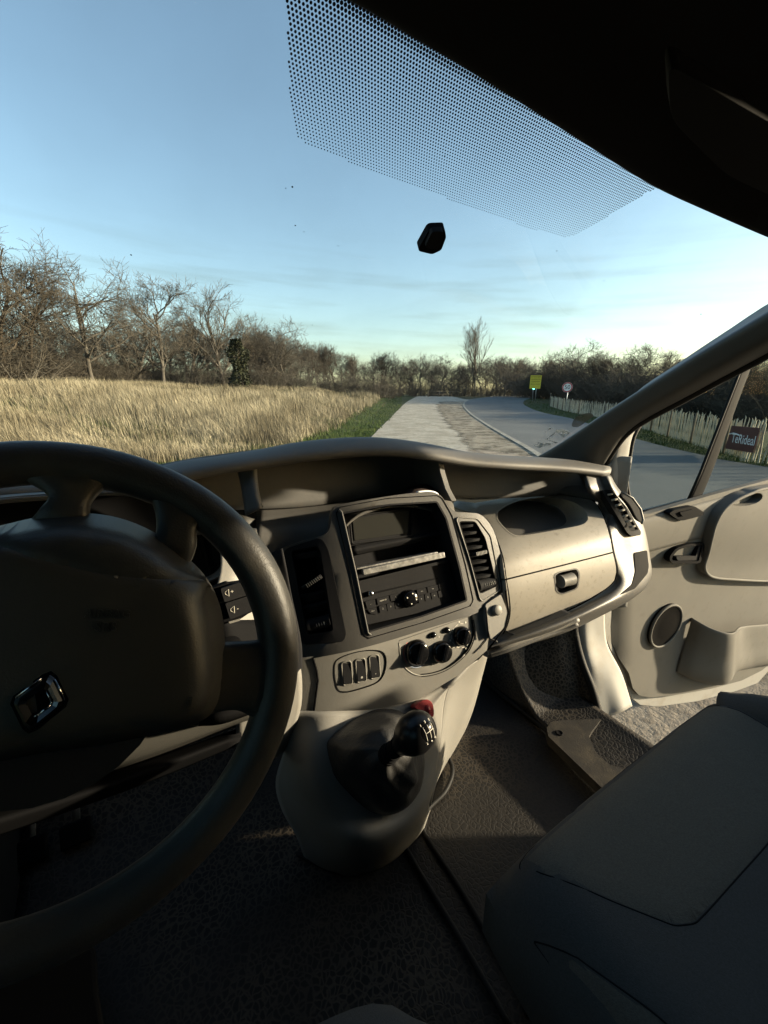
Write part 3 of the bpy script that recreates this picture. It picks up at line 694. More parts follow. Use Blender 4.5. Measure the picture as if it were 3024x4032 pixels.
# ------------------------------------------------------------------ signs, lights and the barrier
def sign_at(px, py): g = G(px, py); return Vector((g.x, g.y, float(land(g.x, g.y))))
p = sign_at(2226, 1618); st = thing('speed_sign', 'round red-rimmed 50 speed limit sign on a post by the fence', 'road sign', p)
sp = Plane(p, Vector((p.x, p.y, 0)))
c50 = sp.at(2234, 1525, .05); r50 = (sp.at(2255, 1525, .05)-c50).length
tube('post', [p-Vector((0, 0, .2)), Vector((p.x, p.y, c50.z+r50*.6))], .035, M_galv, st)
lathe('disc', c50, sp.n, [(-.02, r50*.98), (0, r50), (.004, r50)], M_swhite, st, 40)
v, f = tube_vf([c50+sp.n*.005+(sp.x*math.cos(t)+Vector((0, 0, 1))*math.sin(t))*r50*.86 for t in [2*math.pi*i/48 for i in range(48)]], r50*.12, 6, True)
v = [q-sp.n*((q-c50-sp.n*.006).dot(sp.n)*.9) for q in v]; mk('rim', v, f, M_sred, st)
text('numeral', '50', c50+sp.n*.012, sp.x, (0, 0, 1), r50*1.15, M_sblack, st, .002)
p = sign_at(2103, 1580); yp = Plane(p, Vector((p.x, p.y, 0)))
yt = thing('works_sign', 'large yellow roadworks notice board with black lettering on two posts', 'road sign', p)
panel('board', [(2090, 1478), (2134, 1478), (2127, 1530), (2084, 1530)], M_yel, yt, pl=yp, depth=.04)
for i, s in enumerate(['ATTENTION', 'NOUVEAU FEU', 'CARREFOUR', 'MISE EN SERVICE']):
    ww = (yp.at(2128, 1500)-yp.at(2092, 1500)).length
    text('lettering', s, yp.at(2111-i*1.2, 1484+i*9.6, .02), yp.at(2130, 1500)-yp.at(2090, 1500), (0, 0, 1), ww*(.19 if i == 0 else .16 if i < 3 else .13), M_sblack, yt, .003)
for a, b, c, d in ((2097, 1578, 2101, 1500), (2107, 1583, 2114, 1500)): tube('post', [yp.at(a, b, -.05), yp.at(c, d, -.06)], .05, M_galv, yt)
def traffic_light(px, py, pb, m, lab, nm):
    p = sign_at(px, pb); q = Plane(p, Vector((p.x, p.y, 0))); t = thing(nm, lab, 'traffic light', p); c = q.at(px, py)
    tube('pole', [p, Vector((p.x, p.y, c.z))], .05, M_sblack, t)
    box('housing', c+Vector((0, 0, .22)), .3, .22, .95, M_sblack, t, q.x, q.n, (0, 0, 1), bev=.03)
    dome('lamp', c+q.n*.11, q.n, q.x, .16, .16, .05, m, t)
traffic_light(2101, 1529, 1570, M_green, 'temporary traffic light showing green in front of the yellow board', 'traffic_light')
traffic_light(2137, 1528, 1562, M_redl, 'temporary traffic light showing red beyond the yellow board', 'traffic_light')
p = sign_at(2028, 1551); q = Plane(p, Vector((p.x, p.y, 0))); t = thing('road_marker', 'small white round-topped marker at the roadside beyond the bend', 'marker', p)
panel('plate', corner([(2021, 1536), (2036, 1536), (2036, 1549), (2021, 1549)], .35), M_swhite, t, pl=q, depth=.05); tube('post', [p, q.at(2028, 1545, -.05)], .04, M_galv, t)
p = sign_at(2110, 1563); q = Plane(p, Vector((p.x, p.y, 0))); t = thing('works_barrier', 'red and white striped barrier below the yellow board', 'barrier', p)
for i in range(6): panel('stripe', [(2082+i*9, 1534), (2091+i*9, 1534), (2091+i*9, 1542), (2082+i*9, 1542)], (M_swhite, M_sred)[i % 2], t, pl=q, depth=.04)
for x in (2088, 2128): tube('leg', [q.at(x, 1562, -.05), q.at(x, 1538, -.05)], .03, M_galv, t)
a, b = sign_at(1686, 1563), sign_at(1808, 1561); t = thing('barrier', 'low weathered wooden rail barrier closing the path to the wood', 'barrier', (a+b)/2); dd = (b-a)
for hz in (.45, .95): tube('rail', [a+Vector((0, 0, hz)), b+Vector((0, 0, hz))], .055, M_wood, t)
for i in range(4): q = a+dd*(i/3); tube('post', [q-Vector((0, 0, .2)), q+Vector((0, 0, 1.08))], .08, M_wood, t)
#=VAN
# ================================================================== the van
van = thing('van', 'white van seen from the driver\'s place, windscreen with a dotted shade band', 'van', (.42, .3, .5))
# windscreen: u across, v from the base up
def lerp3(a, b, t): return tuple(a[i]+(b[i]-a[i])*t for i in range(3))
BASE = spl([Vector((x, y, z+EZ)) for x, y, z in ((-.34, .84, -.2), (-.05, 1.08, -.18), (.42, 1.17, -.17), (.89, 1.08, -.18), (1.12, .88, -.2))], 48)
TOP = spl([Vector((x, y, z+EZ)) for x, y, z in ((-.32, .38, .325), (.06, .39, .322), (.42, .388, .312), (.78, .345, .285), (.96, .18, .23))], 48)
def W(u, v):
    t = u*48; i = min(47, max(0, int(t))); t -= i; a = BASE[i].lerp(BASE[i+1], t); b = TOP[i].lerp(TOP[i+1], t); p = a.lerp(b, v)
    return p+Vector((0, .35, .6))*(.03*4*v*(1-v))
def onscreen(px, py):
    d = ray(px, py).normalized(); best = None; u0, v0, s = .5, .5, .5
    for k in range(9):
        c = []
        for i in range(11):
            for j in range(11):
                u = min(1, max(0, u0+s*(i-5)/5)); v = min(1, max(0, v0+s*(j-5)/5)); q = (W(u, v)-EYE).normalized(); c.append(((q-d).length, u, v))
        _, u0, v0 = min(c); s *= .4
    return u0, v0
def wnorm(u, v):
    n = (W(u+.01, v)-W(u-.01, v)).cross(W(u, v+.01)-W(u, v-.01)).normalized()
    return n if n.dot(EYE-W(u, v)) > 0 else -n
gv = [W(i/40, j/24) for i in range(41) for j in range(25)]
screen = mk('windscreen', gv, [(i*25+j, (i+1)*25+j, (i+1)*25+j+1, i*25+j+1) for i in range(40) for j in range(24)], M_glass, van)
# dotted shade band round the mirror: printed dots
outl_px = [(1105, -60), (1128, 60), (1134, 200), (1138, 330), (1146, 440), (1158, 510), (1180, 548), (1225, 575), (1320, 614), (1480, 672), (1640, 733), (1800, 794), (1960, 853), (2080, 893), (2170, 920), (2225, 932), (2262, 926), (2300, 906), (2360, 868), (2430, 826), (2500, 785), (2550, 752), (2600, 738), (2640, 730)]
ob = [onscreen(*p) for p in outl_px]
poly = [(u, v) for u, v in ob]+[(ob[-1][0], 1.02), (ob[0][0], 1.02)]
Ltop = (TOP[24]-BASE[24]).length; wx = (W(.75, .9)-W(.25, .9)).length/.5
dv = []; df = []; pitch = .0037; row = 0; v_ = 1.0
vmin = min(p[1] for p in poly)
while v_ > vmin:
    u = min(p[0] for p in poly)+(.5*pitch/wx if row % 2 else 0)
    while u < max(p[0] for p in poly):
        if inside((u, v_), poly):
            c = W(u, v_); n = wnorm(u, v_); c = c+n*.0012; a = (W(u+.01, v_)-W(u-.01, v_)).normalized(); b = n.cross(a)
            tt = (1-v_)/(1-vmin); r_ = .0014-.00064*tt
            if tt < .1: r_ = .0021-.006*tt
            k = len(dv); dv += [c+a*(r_*math.cos(q*math.pi/4))+b*(r_*math.sin(q*math.pi/4)) for q in range(8)]; df.append(tuple(range(k, k+8)))
        u += pitch/wx
    v_ -= pitch*.866/Ltop; row += 1
o = mk('shade_dots', dv, df, M_frit, screen, smooth=False, kind='stuff')
o['label'] = 'black printed dots of the shade band, shrinking downwards'
def film(name, pts, m, lift=.0015):
    vs = []
    for p in pts: u, v = onscreen(*p); vs.append(W(u, v)+wnorm(u, v)*lift)
    return mk(name, vs, [tuple(range(len(vs)))], m, screen, smooth=False)
film('glue_residue', [(2150, 1728), (2192, 1692), (2240, 1700), (2246, 1722), (2222, 1728), (2200, 1702), (2188, 1704), (2156, 1729), (2196, 1740), (2192, 1746)], M_film)
film('glue_residue', [(2193, 1690), (2215, 1688), (2246, 1700), (2242, 1722), (2222, 1716), (2196, 1706)], M_film, .002)
film('glue_residue', [(2142, 1700), (2166, 1682), (2172, 1685), (2146, 1704)], M_film)
film('glue_residue', [(2102, 1752), (2116, 1740), (2170, 1744), (2168, 1752), (2124, 1762), (2104, 1758)], M_film)
film('glue_residue', [(2070, 1792), (2078, 1782), (2108, 1786), (2104, 1794)], M_film)
film('smudge', rnd([(2252, 1676), (2270, 1638), (2320, 1624), (2336, 1634), (2328, 1652), (2290, 1676)], 24), M_smudge)
sp_v = []; sp_f = []
for px, py, r_ in ((1150, 732, 5), (1124, 737, 3), (1161, 884, 4), (1196, 909, 3), (1063, 1299, 7), (515, 1000, 4), (1330, 964, 3), (2192, 985, 3), (2378, 1103, 3), (1229, 1277, 3), (1750, 610, 4), (2760, 1235, 3)):
    u, v = onscreen(px, py); c = W(u, v)+wnorm(u, v)*.0015; a, b = frame_of(wnorm(u, v)); k = len(sp_v); s_ = .6*r_*(c-EYE).length/1580
    sp_v += [c+a*(s_*math.cos(q)*random.uniform(.6, 1.3))+b*(s_*math.sin(q)) for q in (0, 1, 2.1, 3.1, 4.2, 5.2)]; sp_f.append(tuple(range(k, k+6)))
mk('dirt_speck', sp_v, sp_f, mat('dried_dirt', (.06, .055, .05), .9), screen, smooth=False, kind='stuff')
mk('dust_film', [W(i/40, j/24)+wnorm(min(.98, max(.02, i/40)), min(.98, max(.02, j/24)))*.0008 for i in range(41) for j in range(25)], [(i*25+j, (i+1)*25+j, (i+1)*25+j+1, i*25+j+1) for i in range(40) for j in range(24)], M_dust, screen, kind='stuff')
# mirror foot glued to the glass
u, v = onscreen(1702, 955); mn = wnorm(u, v); mc = W(u, v); mx_ = (W(u+.02, v)-W(u-.02, v)).normalized()
mm = thing('mirror_foot', 'black mirror mounting button stuck alone on the windscreen', 'mirror mount', mc)
MP = Plane(mc, mn)
panel('foot', corner([(1643, 988), (1690, 905), (1752, 903), (1757, 935), (1738, 985), (1702, 1002)], .25), M_black, mm, pl=MP, off=.012, depth=.012, bev=.002)
panel('clip', corner([(1672, 976), (1702, 912), (1746, 912), (1742, 945), (1726, 984)], .25), M_dark, mm, pl=MP, off=.019, depth=.008, bev=.002)

# roof lining
rf = [(1000, -260, .31), (1380, 0, .31), (1700, 186, .31), (2000, 369, .307), (2300, 560, .298), (2580, 735, .285), (2800, 838, .265), (3024, 935, .24), (3300, 1050, .205)]
edge = [AZ(a, b, c) for a, b, c in rf]; e2 = [p for p in edge if p.x > .19]; y0, z0 = e2[0].y, e2[0].z
edge = [Vector((x, y0+.003, z0+.002)) for x in (-.45, -.3, -.15, .02)]+e2
def lift(P, dy, dz, k): return [Vector((.42+(p.x-.42)*k, p.y+dy, p.z+dz)) for p in P]
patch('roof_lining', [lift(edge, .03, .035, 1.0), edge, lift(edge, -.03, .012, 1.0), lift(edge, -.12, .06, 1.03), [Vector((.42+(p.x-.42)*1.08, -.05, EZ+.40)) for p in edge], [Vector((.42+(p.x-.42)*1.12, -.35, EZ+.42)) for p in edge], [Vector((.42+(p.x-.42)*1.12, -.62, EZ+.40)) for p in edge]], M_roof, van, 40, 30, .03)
svp = Plane((.8, .2, EZ+.31), (0, .35, 1))
tv = thing('sun_visor', 'dark padded sun visor folded up under the roof on the passenger side', 'sun visor', svp.at(2850, 560))
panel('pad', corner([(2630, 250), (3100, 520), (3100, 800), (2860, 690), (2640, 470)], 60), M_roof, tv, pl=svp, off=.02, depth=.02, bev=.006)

# A-pillar trim, passenger side
up_ = [(2060, 1832, 1.135), (2190, 1762, 1.11), (2400, 1622, 1.07), (2700, 1432, 1.015), (3024, 1240, .985), (3300, 1075, .96)]
lo_ = [(2350, 1900, 1.19), (2400, 1795, 1.185), (2490, 1683, 1.15), (2720, 1552, 1.105), (3024, 1388, 1.065), (3320, 1230, 1.03)]
U_ = [AX(*p) for p in up_]; L_ = [AX(*p) for p in lo_]
def midp(t, k): return [a.lerp(b, t)+Vector((-.035*k, -.02*k, 0)) for a, b in zip(U_, L_)]
patch('pillar_trim', [lift(U_, .02, 0, 1.03), U_, midp(.3, .55), midp(.62, .9), midp(.88, .55), L_, lift(L_, .05, 0, 1.05)], M_stack, van, 30, 20, .01)
tube('door_seal', [p+Vector((.012, .008, -.004)) for p in spl([AX(2330, 1960, 1.2)]+L_, 40)], .011, M_rubber, van, 8)
mir = lambda P: [Vector((.84-p.x, p.y, p.z)) for p in P]
patch('pillar_trim', [lift(mir(U_), .02, 0, 1.03), mir(U_), mir(midp(.4, .8)), mir(L_), lift(mir(L_), .05, 0, 1.05)], M_stack, van, 20, 12, .01)
# body shell round the cab
box('bulkhead', (.42, -.66, 1.25), 1.75, .05, 1.6, M_dark, van)
box('driver_door_lining', (-.42, .1, .9), .06, 1.6, .72, M_door, van)
box('driver_door_glass', (-.42, .1, 1.48), .006, 1.3, .5, M_dglass, van)
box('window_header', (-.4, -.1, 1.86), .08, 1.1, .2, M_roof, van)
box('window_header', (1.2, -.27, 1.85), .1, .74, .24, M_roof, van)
box('shelf_sun_block', (1.205, .215, 1.76), .09, .23, .33, M_roof, van)  # block added out of view to keep the sun off the centre shelf
box('door_pillar', (1.22, -.475, 1.25), .1, .36, 1.5, M_dark, van)
box('door_pillar', (-.42, -.62, 1.25), .08, .26, 1.5, M_dark, van)
box('firewall', (.42, 1.2, .87), 1.7, .04, .8, M_rubber, van)
box('cab_floor', (.4, .25, .5), 1.55, 1.95, .06, M_black, van)
box('driver_floor_side', (-.4, .6, .6), .06, 1.1, .3, M_dark, van)

# ------------------------------------------------------------------ dashboard
db = thing('dashboard', 'grey plastic dashboard with open shelves, air vents and glove box', 'dashboard', (.42, .8, 1.0))
lip = [(-500, 1960, .80), (0, 1906, .80), (200, 1899, .80), (420, 1884, .80), (590, 1862, .80), (720, 1833, .80), (860, 1812, .80), (1000, 1790, .80), (1200, 1753, .80), (1400, 1736, .79), (1550, 1741, .78), (1700, 1763, .77), (1850, 1793, .76), (2000, 1806, .745), (2130, 1812, .73), (2260, 1823, .71), (2392, 1846, .675)]
low = [(-500, 2000, .75), (0, 1948, .75), (200, 1938, .75), (420, 1925, .75), (590, 1905, .75), (740, 1872, .75), (860, 1850, .75), (1000, 1829, .75), (1200, 1799, .75), (1400, 1781, .745), (1550, 1780, .735), (1700, 1797, .725), (1850, 1822, .715), (2000, 1834, .70), (2130, 1841, .69), (2260, 1850, .67), (2394, 1866, .648)]
UL = [A(*p) for p in lip]; LL = [A(*p) for p in low]
back = [Vector((p.x*1.0+.02*(p.x-.42), min(1.16, p.y+.36-.75*(p.x-.42)**2), p.z-.1)) for p in UL]
und = [p+Vector((0, .05, -.004)) for p in LL]
patch('top_cap', [back, [p+Vector((0, .12, -.036)) for p in UL], [p+Vector((0, .035, -.009)) for p in UL], UL, [a.lerp(b, .5)+Vector((0, -.006, .002)) for a, b in zip(UL, LL)], LL, [p+Vector((0, .012, -.003)) for p in LL], und], M_dash, db, 70, 24, .008)
# wall at the back of the shelves
wt = [und[i]+Vector((0, .06, .012)) for i in range(4, 17)]
px_b = [(460, 2010, .87), (590, 2000, .87), (740, 2010, .87), (860, 2010, .87), (1000, 2005, .87), (1200, 1995, .865), (1400, 1968, .86), (1550, 1958, .85), (1700, 1960, .84), (1850, 1968, .82), (2000, 1962, .80), (2130, 1955, .775), (2260, 1950, .745), (2380, 1950, .70)]
wb = [A(*p) for p in px_b][1:]
patch('shelf_wall', [wt, [a.lerp(b, .5)+Vector((0, .012, 0)) for a, b in zip(wt, wb)], wb], M_dash, db, 40, 10, .006)
# divider between the two shelves and the upright left of the centre shelf
def slab(name, pts, m, parent, d=Vector((.014, 0, 0)), bev=.002):
    n = len(pts); v = list(pts)+[p+d for p in pts]; f = [tuple(range(n)), tuple(range(n, 2*n))]+[(i, (i+1) % n, n+(i+1) % n, n+i) for i in range(n)]
    o = mk(name, v, f, m, parent, smooth=True); return bevel(o, bev, 2)
XD = A(1728, 1800, .74).x
slab('shelf_divider', [A(1722, 1795, .74), A(1732, 1860, .735), A(1752, 1925, .72), A(1778, 1975, .70), AX(1775, 2000, XD+.02)+Vector((0, .14, 0)), A(1722, 1795, .74)+Vector((0, .14, 0))], M_dash, db, Vector((.016, .0, 0)))
patch('shelf_upright', [[A(930, 1838, .78), A(945, 1900, .765), A(955, 1960, .75), A(965, 2030, .735)], [A(1004, 1826, .765), A(1008, 1890, .75), A(1016, 1945, .735), A(1030, 2000, .72)], [A(1012, 1824, .80), A(1014, 1890, .80), A(1022, 1945, .80), A(1036, 2000, .80)]], M_dash, db, 12, 12, .004)
# upper centre face, rolling from the shelf down to the vents
c0 = [(1010, 2008, .865), (1150, 2000, .865), (1300, 1984, .86), (1420, 1964, .855), (1600, 1940, .845), (1770, 1968, .825)]
c1 = [(1010, 2040, .82), (1150, 2032, .81), (1300, 2012, .80), (1420, 1985, .79), (1600, 1955, .775), (1785, 1985, .75)]
c2 = [(1005, 2100, .785), (1140, 2085, .775), (1285, 2060, .755), (1420, 2000, .745), (1600, 1968, .735), (1790, 2010, .715)]
c3 = [(1000, 2200, .775), (1120, 2180, .765), (1290, 2135, .735), (1420, 2022, .725), (1600, 1988, .715), (1800, 2032, .70)]
patch('centre_cowl', [[A(*p) for p in r] for r in (c0, c1, c2, c3)], M_dash, db, 24, 18, .006)
patch('centre_cowl', [[A(880, 2010, .84), A(860, 2100, .8)], [A(960, 2030, .82), A(960, 2130, .79)], [A(1010, 2045, .82), A(1005, 2220, .775)], [A(1060, 2045, .82), A(1060, 2240, .77)]], M_dash, db, 10, 14, .006)
# speaker mesh on top of the centre
patch('speaker_mesh', [[A(1565, 1955, .80), A(1600, 1925, .80), A(1660, 1906, .80), A(1710, 1915, .79), A(1738, 1945, .78)], [A(1590, 1955, .74), A(1620, 1935, .745), A(1665, 1925, .745), A(1705, 1932, .74), A(1724, 1946, .735)], [A(1600, 1960, .71), A(1630, 1953, .71), A(1670, 1945, .71), A(1700, 1943, .71), A(1722, 1948, .71)]], M_brown, db, 16, 10, .004)
tube('mesh_trim', [A(1640, 1938, .70), A(1680, 1934, .70), A(1710, 1938, .70), A(1725, 1948, .70)], .0022, M_swhite, db, 6, smooth_n=10)
# ---- centre stack
vent_l = corner([(1146, 2170), (1250, 2150), (1262, 2170), (1312, 2480), (1300, 2488), (1210, 2503)], 14)
vent_lf = corner([(1114, 2180), (1130, 2158), (1265, 2115), (1292, 2160), (1364, 2500), (1350, 2528), (1195, 2538), (1180, 2520)], 22)
rec = corner([(1346, 2018), (1530, 1984), (1722, 1973), (1760, 2040), (1812, 2230), (1842, 2366), (1660, 2430), (1449, 2491), (1400, 2250)], 10)
vent_r = corner([(1806, 2052), (1872, 2052), (1912, 2120), (1958, 2308), (1889, 2340), (1850, 2200)], 14)
vent_rf = corner([(1795, 2044), (1804, 2034), (1882, 2041), (1934, 2110), (1976, 2322), (1899, 2370), (1888, 2360), (1846, 2200)], 12)
stack = [(1085, 2190), (1115, 2158), (1200, 2128), (1290, 2096), (1310, 2010), (1345, 1986), (1500, 1958), (1640, 1940), (1722, 1944), (1752, 1972), (1788, 2012), (1840, 2018), (1895, 2028), (1942, 2085), (1972, 2190), (1990, 2310), (1982, 2330), (1890, 2395), (1868, 2418), (1700, 2470), (1500, 2532), (1330, 2574), (1180, 2594), (1150, 2550)]
def cur(x, y=0): return -5.0e-7*max(0, 1480-x)**2-4e-7*max(0, x-1790)**2      # the stack bows out towards the cab
def co(k): return lambda x, y: cur(x)+k
panel('centre_stack', rnd(stack, 96), M_stack, db, holes=[vent_lf, rec, vent_rf], off=cur, depth=.02, bev=.002, step=26)
def rim(name, outer, inner, m, parent, off, depth, pl=DASH):
    return panel(name, outer, m, parent, holes=[inner], pl=pl, off=off, depth=depth, bev=.0012)
def trim_line(name, pts, m, parent, off, r=.0016, closed=False, pl=DASH, n=6):
    return tube(name, [pl.at(x, y, off(x, y) if callable(off) else off) for x, y in pts], r, m, parent, n, closed)
# storage and radio recess
rw = panel('radio_bay', grow2(rec, 1.001), M_dark, db, holes=[inset(rec, 6)], off=co(.001), depth=.085, bev=0)
panel('radio_bay_back', grow2(rec, 1.06), M_dark, db, off=-.075, depth=.004)
trim_line('bay_edge', [(1334, 2006), (1346, 2016), (1400, 2250), (1449, 2492), (1462, 2500)], M_dash, db, co(.002), .0018)
trim_line('stack_seam', rnd(inset(rec, -22), 80), M_black, db, co(.0004), .001, True)
# display
panel('display_housing', corner([(1355, 2040), (1700, 1994), (1752, 2090), (1380, 2150)], 8), M_dark, db, off=-.045, depth=.03, bev=.002)
panel('display', corner([(1388, 2044), (1612, 2010), (1606, 2098), (1396, 2128)], 6), M_screen, db, off=-.042, depth=.006, bev=.001)
trim_line('display_frame', corner([(1376, 2035), (1628, 1998), (1622, 2108), (1386, 2141)], 6), M_dark, db, -.041, .0022, True)
patch('display_ledge', [[DASH.at(1380, 2150, -.045), DASH.at(1500, 2128, -.045), DASH.at(1620, 2107, -.045), DASH.at(1752, 2080, -.045)], [DASH.at(1384, 2170, -.036), DASH.at(1500, 2147, -.036), DASH.at(1625, 2122, -.036), DASH.at(1760, 2098, -.036)], [DASH.at(1390, 2190, -.05), DASH.at(1500, 2166, -.05), DASH.at(1630, 2140, -.05), DASH.at(1766, 2115, -.05)]], M_dark, db, 16, 8, .004)
# worn slide-out tray above the radio
tray = thing('slide_tray', 'worn grey metal-edged tray sticking out above the radio', 'tray', DASH.at(1560, 2230))
def hbox(name, a, b, h, dpt, m, parent, off, bev=.001):     # a bar between two picture points on the dash plane
    p, q = DASH.at(*a, off), DASH.at(*b, off); X = (q-p); l = X.length; X.normalize(); Z = DASH.n; Yy = Z.cross(X)
    return box(name, (p+q)/2-Z*dpt/2, l, h, dpt, m, parent, X, Yy, Z, bev)
hbox('front_edge', (1430, 2254), (1752, 2184), .0125, .012, M_metal, tray, .004, .0015)
hbox('tray_plate', (1405, 2240), (1724, 2176), .004, .07, M_metal, tray, -.002, .0008)
# radio
rad_ = thing('car_radio', 'single slot car radio with a round control knob in the middle', 'radio', DASH.at(1590, 2340))
rp = Plane(DASH.p-DASH.n*.024, DASH.n)
panel('faceplate', corner([(1408, 2296), (1560, 2258), (1762, 2208), (1812, 2372), (1640, 2416), (1440, 2462), (1420, 2400)], 12), M_dark, rad_, pl=rp, depth=.05, bev=.003)
panel('ridge', corner([(1412, 2288), (1762, 2203), (1766, 2214), (1415, 2300)], 3), M_dark, rad_, pl=rp, off=.006, depth=.02, bev=.0015)
panel('disc_slot', corner([(1450, 2337), (1725, 2273), (1726, 2279), (1451, 2344)], 2), M_black, rad_, pl=rp, off=.0006, depth=.001)
kc = rp.at(1612, 2356, .002); kx = (rp.at(1650, 2346)-rp.at(1580, 2364)).normalized(); ky = rp.n.cross(kx)
kr = (rp.at(1642, 2352)-rp.at(1612, 2356)).length*.93
knob = lathe('control_knob', kc, rp.n, [(0, kr*1.08), (.002, kr*1.08), (.002, kr), (.009, kr*.96), (.0115, kr*.8), (.0125, kr*.4), (.0126, .0005)], M_gloss, rad_, 32)
for t, r_ in ((-.35, .62), (1.2, .62), (2.75, .62), (4.45, .6)): dome('knob_mark', kc+kx*kr*r_*math.cos(t)+ky*kr*r_*math.sin(t)+rp.n*.0112, rp.n, kx, kr*.13, kr*.13, .0012, M_print, knob, 3, 8)
vk = lathe('volume_knob', rp.at(1457, 2337, .001), rp.n, [(0, .0058), (.006, .0054), (.0075, .004), (.0076, .0003)], M_chrome, rad_, 20)
def key(quad, s='', hh=.004, m=M_dim):
    b = panel('button', corner(quad, 3), M_dark, rad_, pl=rp, off=.003, depth=.004, bev=.0008)
    if s:
        c = rp.at(sum(q[0] for q in quad)/4, sum(q[1] for q in quad)/4, .0033); X = rp.at(*quad[1])-rp.at(*quad[0]); text('marking', s, c, X, rp.n.cross(X), hh, m, b, .0001)
key([(1438, 2369), (1476, 2358), (1481, 2389), (1446, 2397)], '-', .006)
key([(1446, 2400), (1482, 2391), (1487, 2418), (1460, 2416)], 'MENU', .0028)
key([(1483, 2357), (1530, 2345), (1535, 2370), (1488, 2382)], 'RADIO CD', .0032, M_print)
key([(1535, 2344), (1578, 2333), (1581, 2360), (1540, 2368)], 'i', .0048)
key([(1492, 2386), (1519, 2379), (1524, 2407), (1497, 2414)], '2', .005)
key([(1522, 2378), (1551, 2371), (1555, 2400), (1527, 2406)], '1', .005, M_print)
key([(1554, 2370), (1580, 2364), (1583, 2392), (1558, 2398)], '3', .005)
key([(1641, 2322), (1677, 2314), (1681, 2335), (1645, 2344)], 'SRC', .003)
key([(1682, 2312), (1722, 2302), (1727, 2324), (1686, 2334)], 'TA', .0034)
key([(1727, 2301), (1752, 2294), (1757, 2316), (1732, 2322)])
key([(1646, 2347), (1668, 2342), (1672, 2368), (1650, 2376)], '4', .005)
key([(1672, 2341), (1693, 2336), (1698, 2362), (1676, 2368)], '5', .005)
key([(1697, 2335), (1720, 2329), (1725, 2355), (1702, 2361)], '6', .005)
key([(1724, 2328), (1750, 2321), (1755, 2346), (1729, 2354)])
# vents
def vent(frame, hole, slats, off, lab, fm=M_dash, wheel=None, bar=None, dp=.03, thick=(1,)):
    vt = panel('air_vent', frame, fm, db, holes=[hole], off=co(off), depth=.024, bev=.0015); vt['label'] = lab
    panel('vent_lining', grow2(hole, 1.02), M_black, vt, holes=[inset(hole, 4)], off=co(off-.002), depth=dp)
    panel('vent_back', grow2(hole, 1.05), M_black, vt, off=co(off-dp), depth=.002)
    for (a, b, h) in slats:
        p0, p1 = DASH.at(*a, cur(a[0])+off-.008), DASH.at(*b, cur(b[0])+off-.008); mid = (p0+p1)/2+DASH.n*.006
        e = spl([p0, mid, p1], 8); back_ = DASH.n*-.016; dn_ = Vector((0, 0, -h))
        v = []; f = []
        for q in e: v += [q, q+back_+Vector((0, 0, .004)), q+back_+dn_+Vector((0, 0, .004)), q+dn_]
        for i in range(8):
            for k in range(4): f.append((4*i+k, 4*i+(k+1) % 4, 4*i+4+(k+1) % 4, 4*i+4+k))
        f += [(0, 1, 2, 3), (32, 33, 34, 35)]; mk('slat', v, f, M_dark, vt, True, 40)
    if wheel:
        a, b = wheel; p0, p1 = DASH.at(*a, cur(a[0])+off-.006), DASH.at(*b, cur(b[0])+off-.006); X = (p1-p0).normalized()
        w_ = lathe('thumbwheel', p0-DASH.n*.006, X, [(0, .010), (0, .0135)]+[(t*(p1-p0).length/8, .0135 if t % 2 else .0122) for t in range(1, 8)]+[((p1-p0).length, .0135), ((p1-p0).length, .008)], M_dark, vt, 22)
        for k in range(6): q = p0.lerp(p1, .3+.11*k); dome('grip_rib', q-DASH.n*.006+DASH.n*.0135, DASH.n, X, .0006, .004, .0012, M_print if k > 2 else M_dim, w_, 2, 6)
    if bar:
        a, b = bar; p0, p1 = DASH.at(*a, cur(a[0])+off+.0), DASH.at(*b, cur(b[0])+off+.0); g_ = tube('steering_tab', [p0, p1], .0045, M_dark, vt, 8)
        for k in range(8): q = p0.lerp(p1, .2+.1*k); X = (p1-p0).normalized(); box('grip_rib', q+DASH.n*.0045, .0012, .008, .002, M_dim, g_, X, DASH.n.cross(X), DASH.n)
vent(vent_lf, vent_l, [((1150, 2184), (1262, 2170), .012), ((1180, 2352), (1290, 2328), .013), ((1190, 2395), (1300, 2368), .013)], 0.002, 'left air vent with most of its slats missing', M_dark, ((1216, 2466), (1306, 2444)), ((1192, 2316), (1266, 2268)), dp=.05)
sl = []
for i in range(8):
    t = i/7; sl.append(((1812+t*60, 2072+t*200), (1874+t*68, 2062+t*196), .006))
vent(vent_rf, vent_r, sl, .002, 'right air vent of the centre stack with all its slats', M_stack, ((1884, 2308), (1950, 2290)), ((1862, 2184), (1915, 2172)))
trim_line('vent_trim', inset(vent_rf, 2), M_fascia, db, co(.003), .0012, True)
# ---- fascia under the stack
foff = lambda x, y: -.012-.00012*max(0, y-2560)-2.5e-7*max(0, 1480-x)**2
def fo2(k): return lambda x, y: foff(x, y)+k
fas = [(1165, 2595), (1240, 2583), (1400, 2552), (1568, 2508), (1700, 2462), (1868, 2412), (1900, 2388), (1920, 2400), (1928, 2470), (1918, 2560), (1800, 2662), (1650, 2752), (1490, 2793), (1300, 2802), (1170, 2814), (1158, 2700)]
heat = [(1570, 2522)]+[(p.x, p.y) for p in spl([Vector((a, b, 0)) for a, b in ((1571, 2530), (1578, 2592), (1604, 2638), (1660, 2660), (1754, 2636), (1836, 2570), (1866, 2502), (1862, 2440))], 40)]+[(1860, 2422)]
swp = rnd([(1314, 2632), (1322, 2602), (1350, 2584), (1400, 2568), (1455, 2560), (1500, 2564), (1518, 2584), (1520, 2620), (1508, 2662), (1480, 2690), (1420, 2712), (1360, 2726), (1330, 2718), (1318, 2680)], 40)
panel('fascia', dens(fas, 4), M_fascia, db, holes=[heat, swp], off=foff, depth=.02, step=40, bev=0)
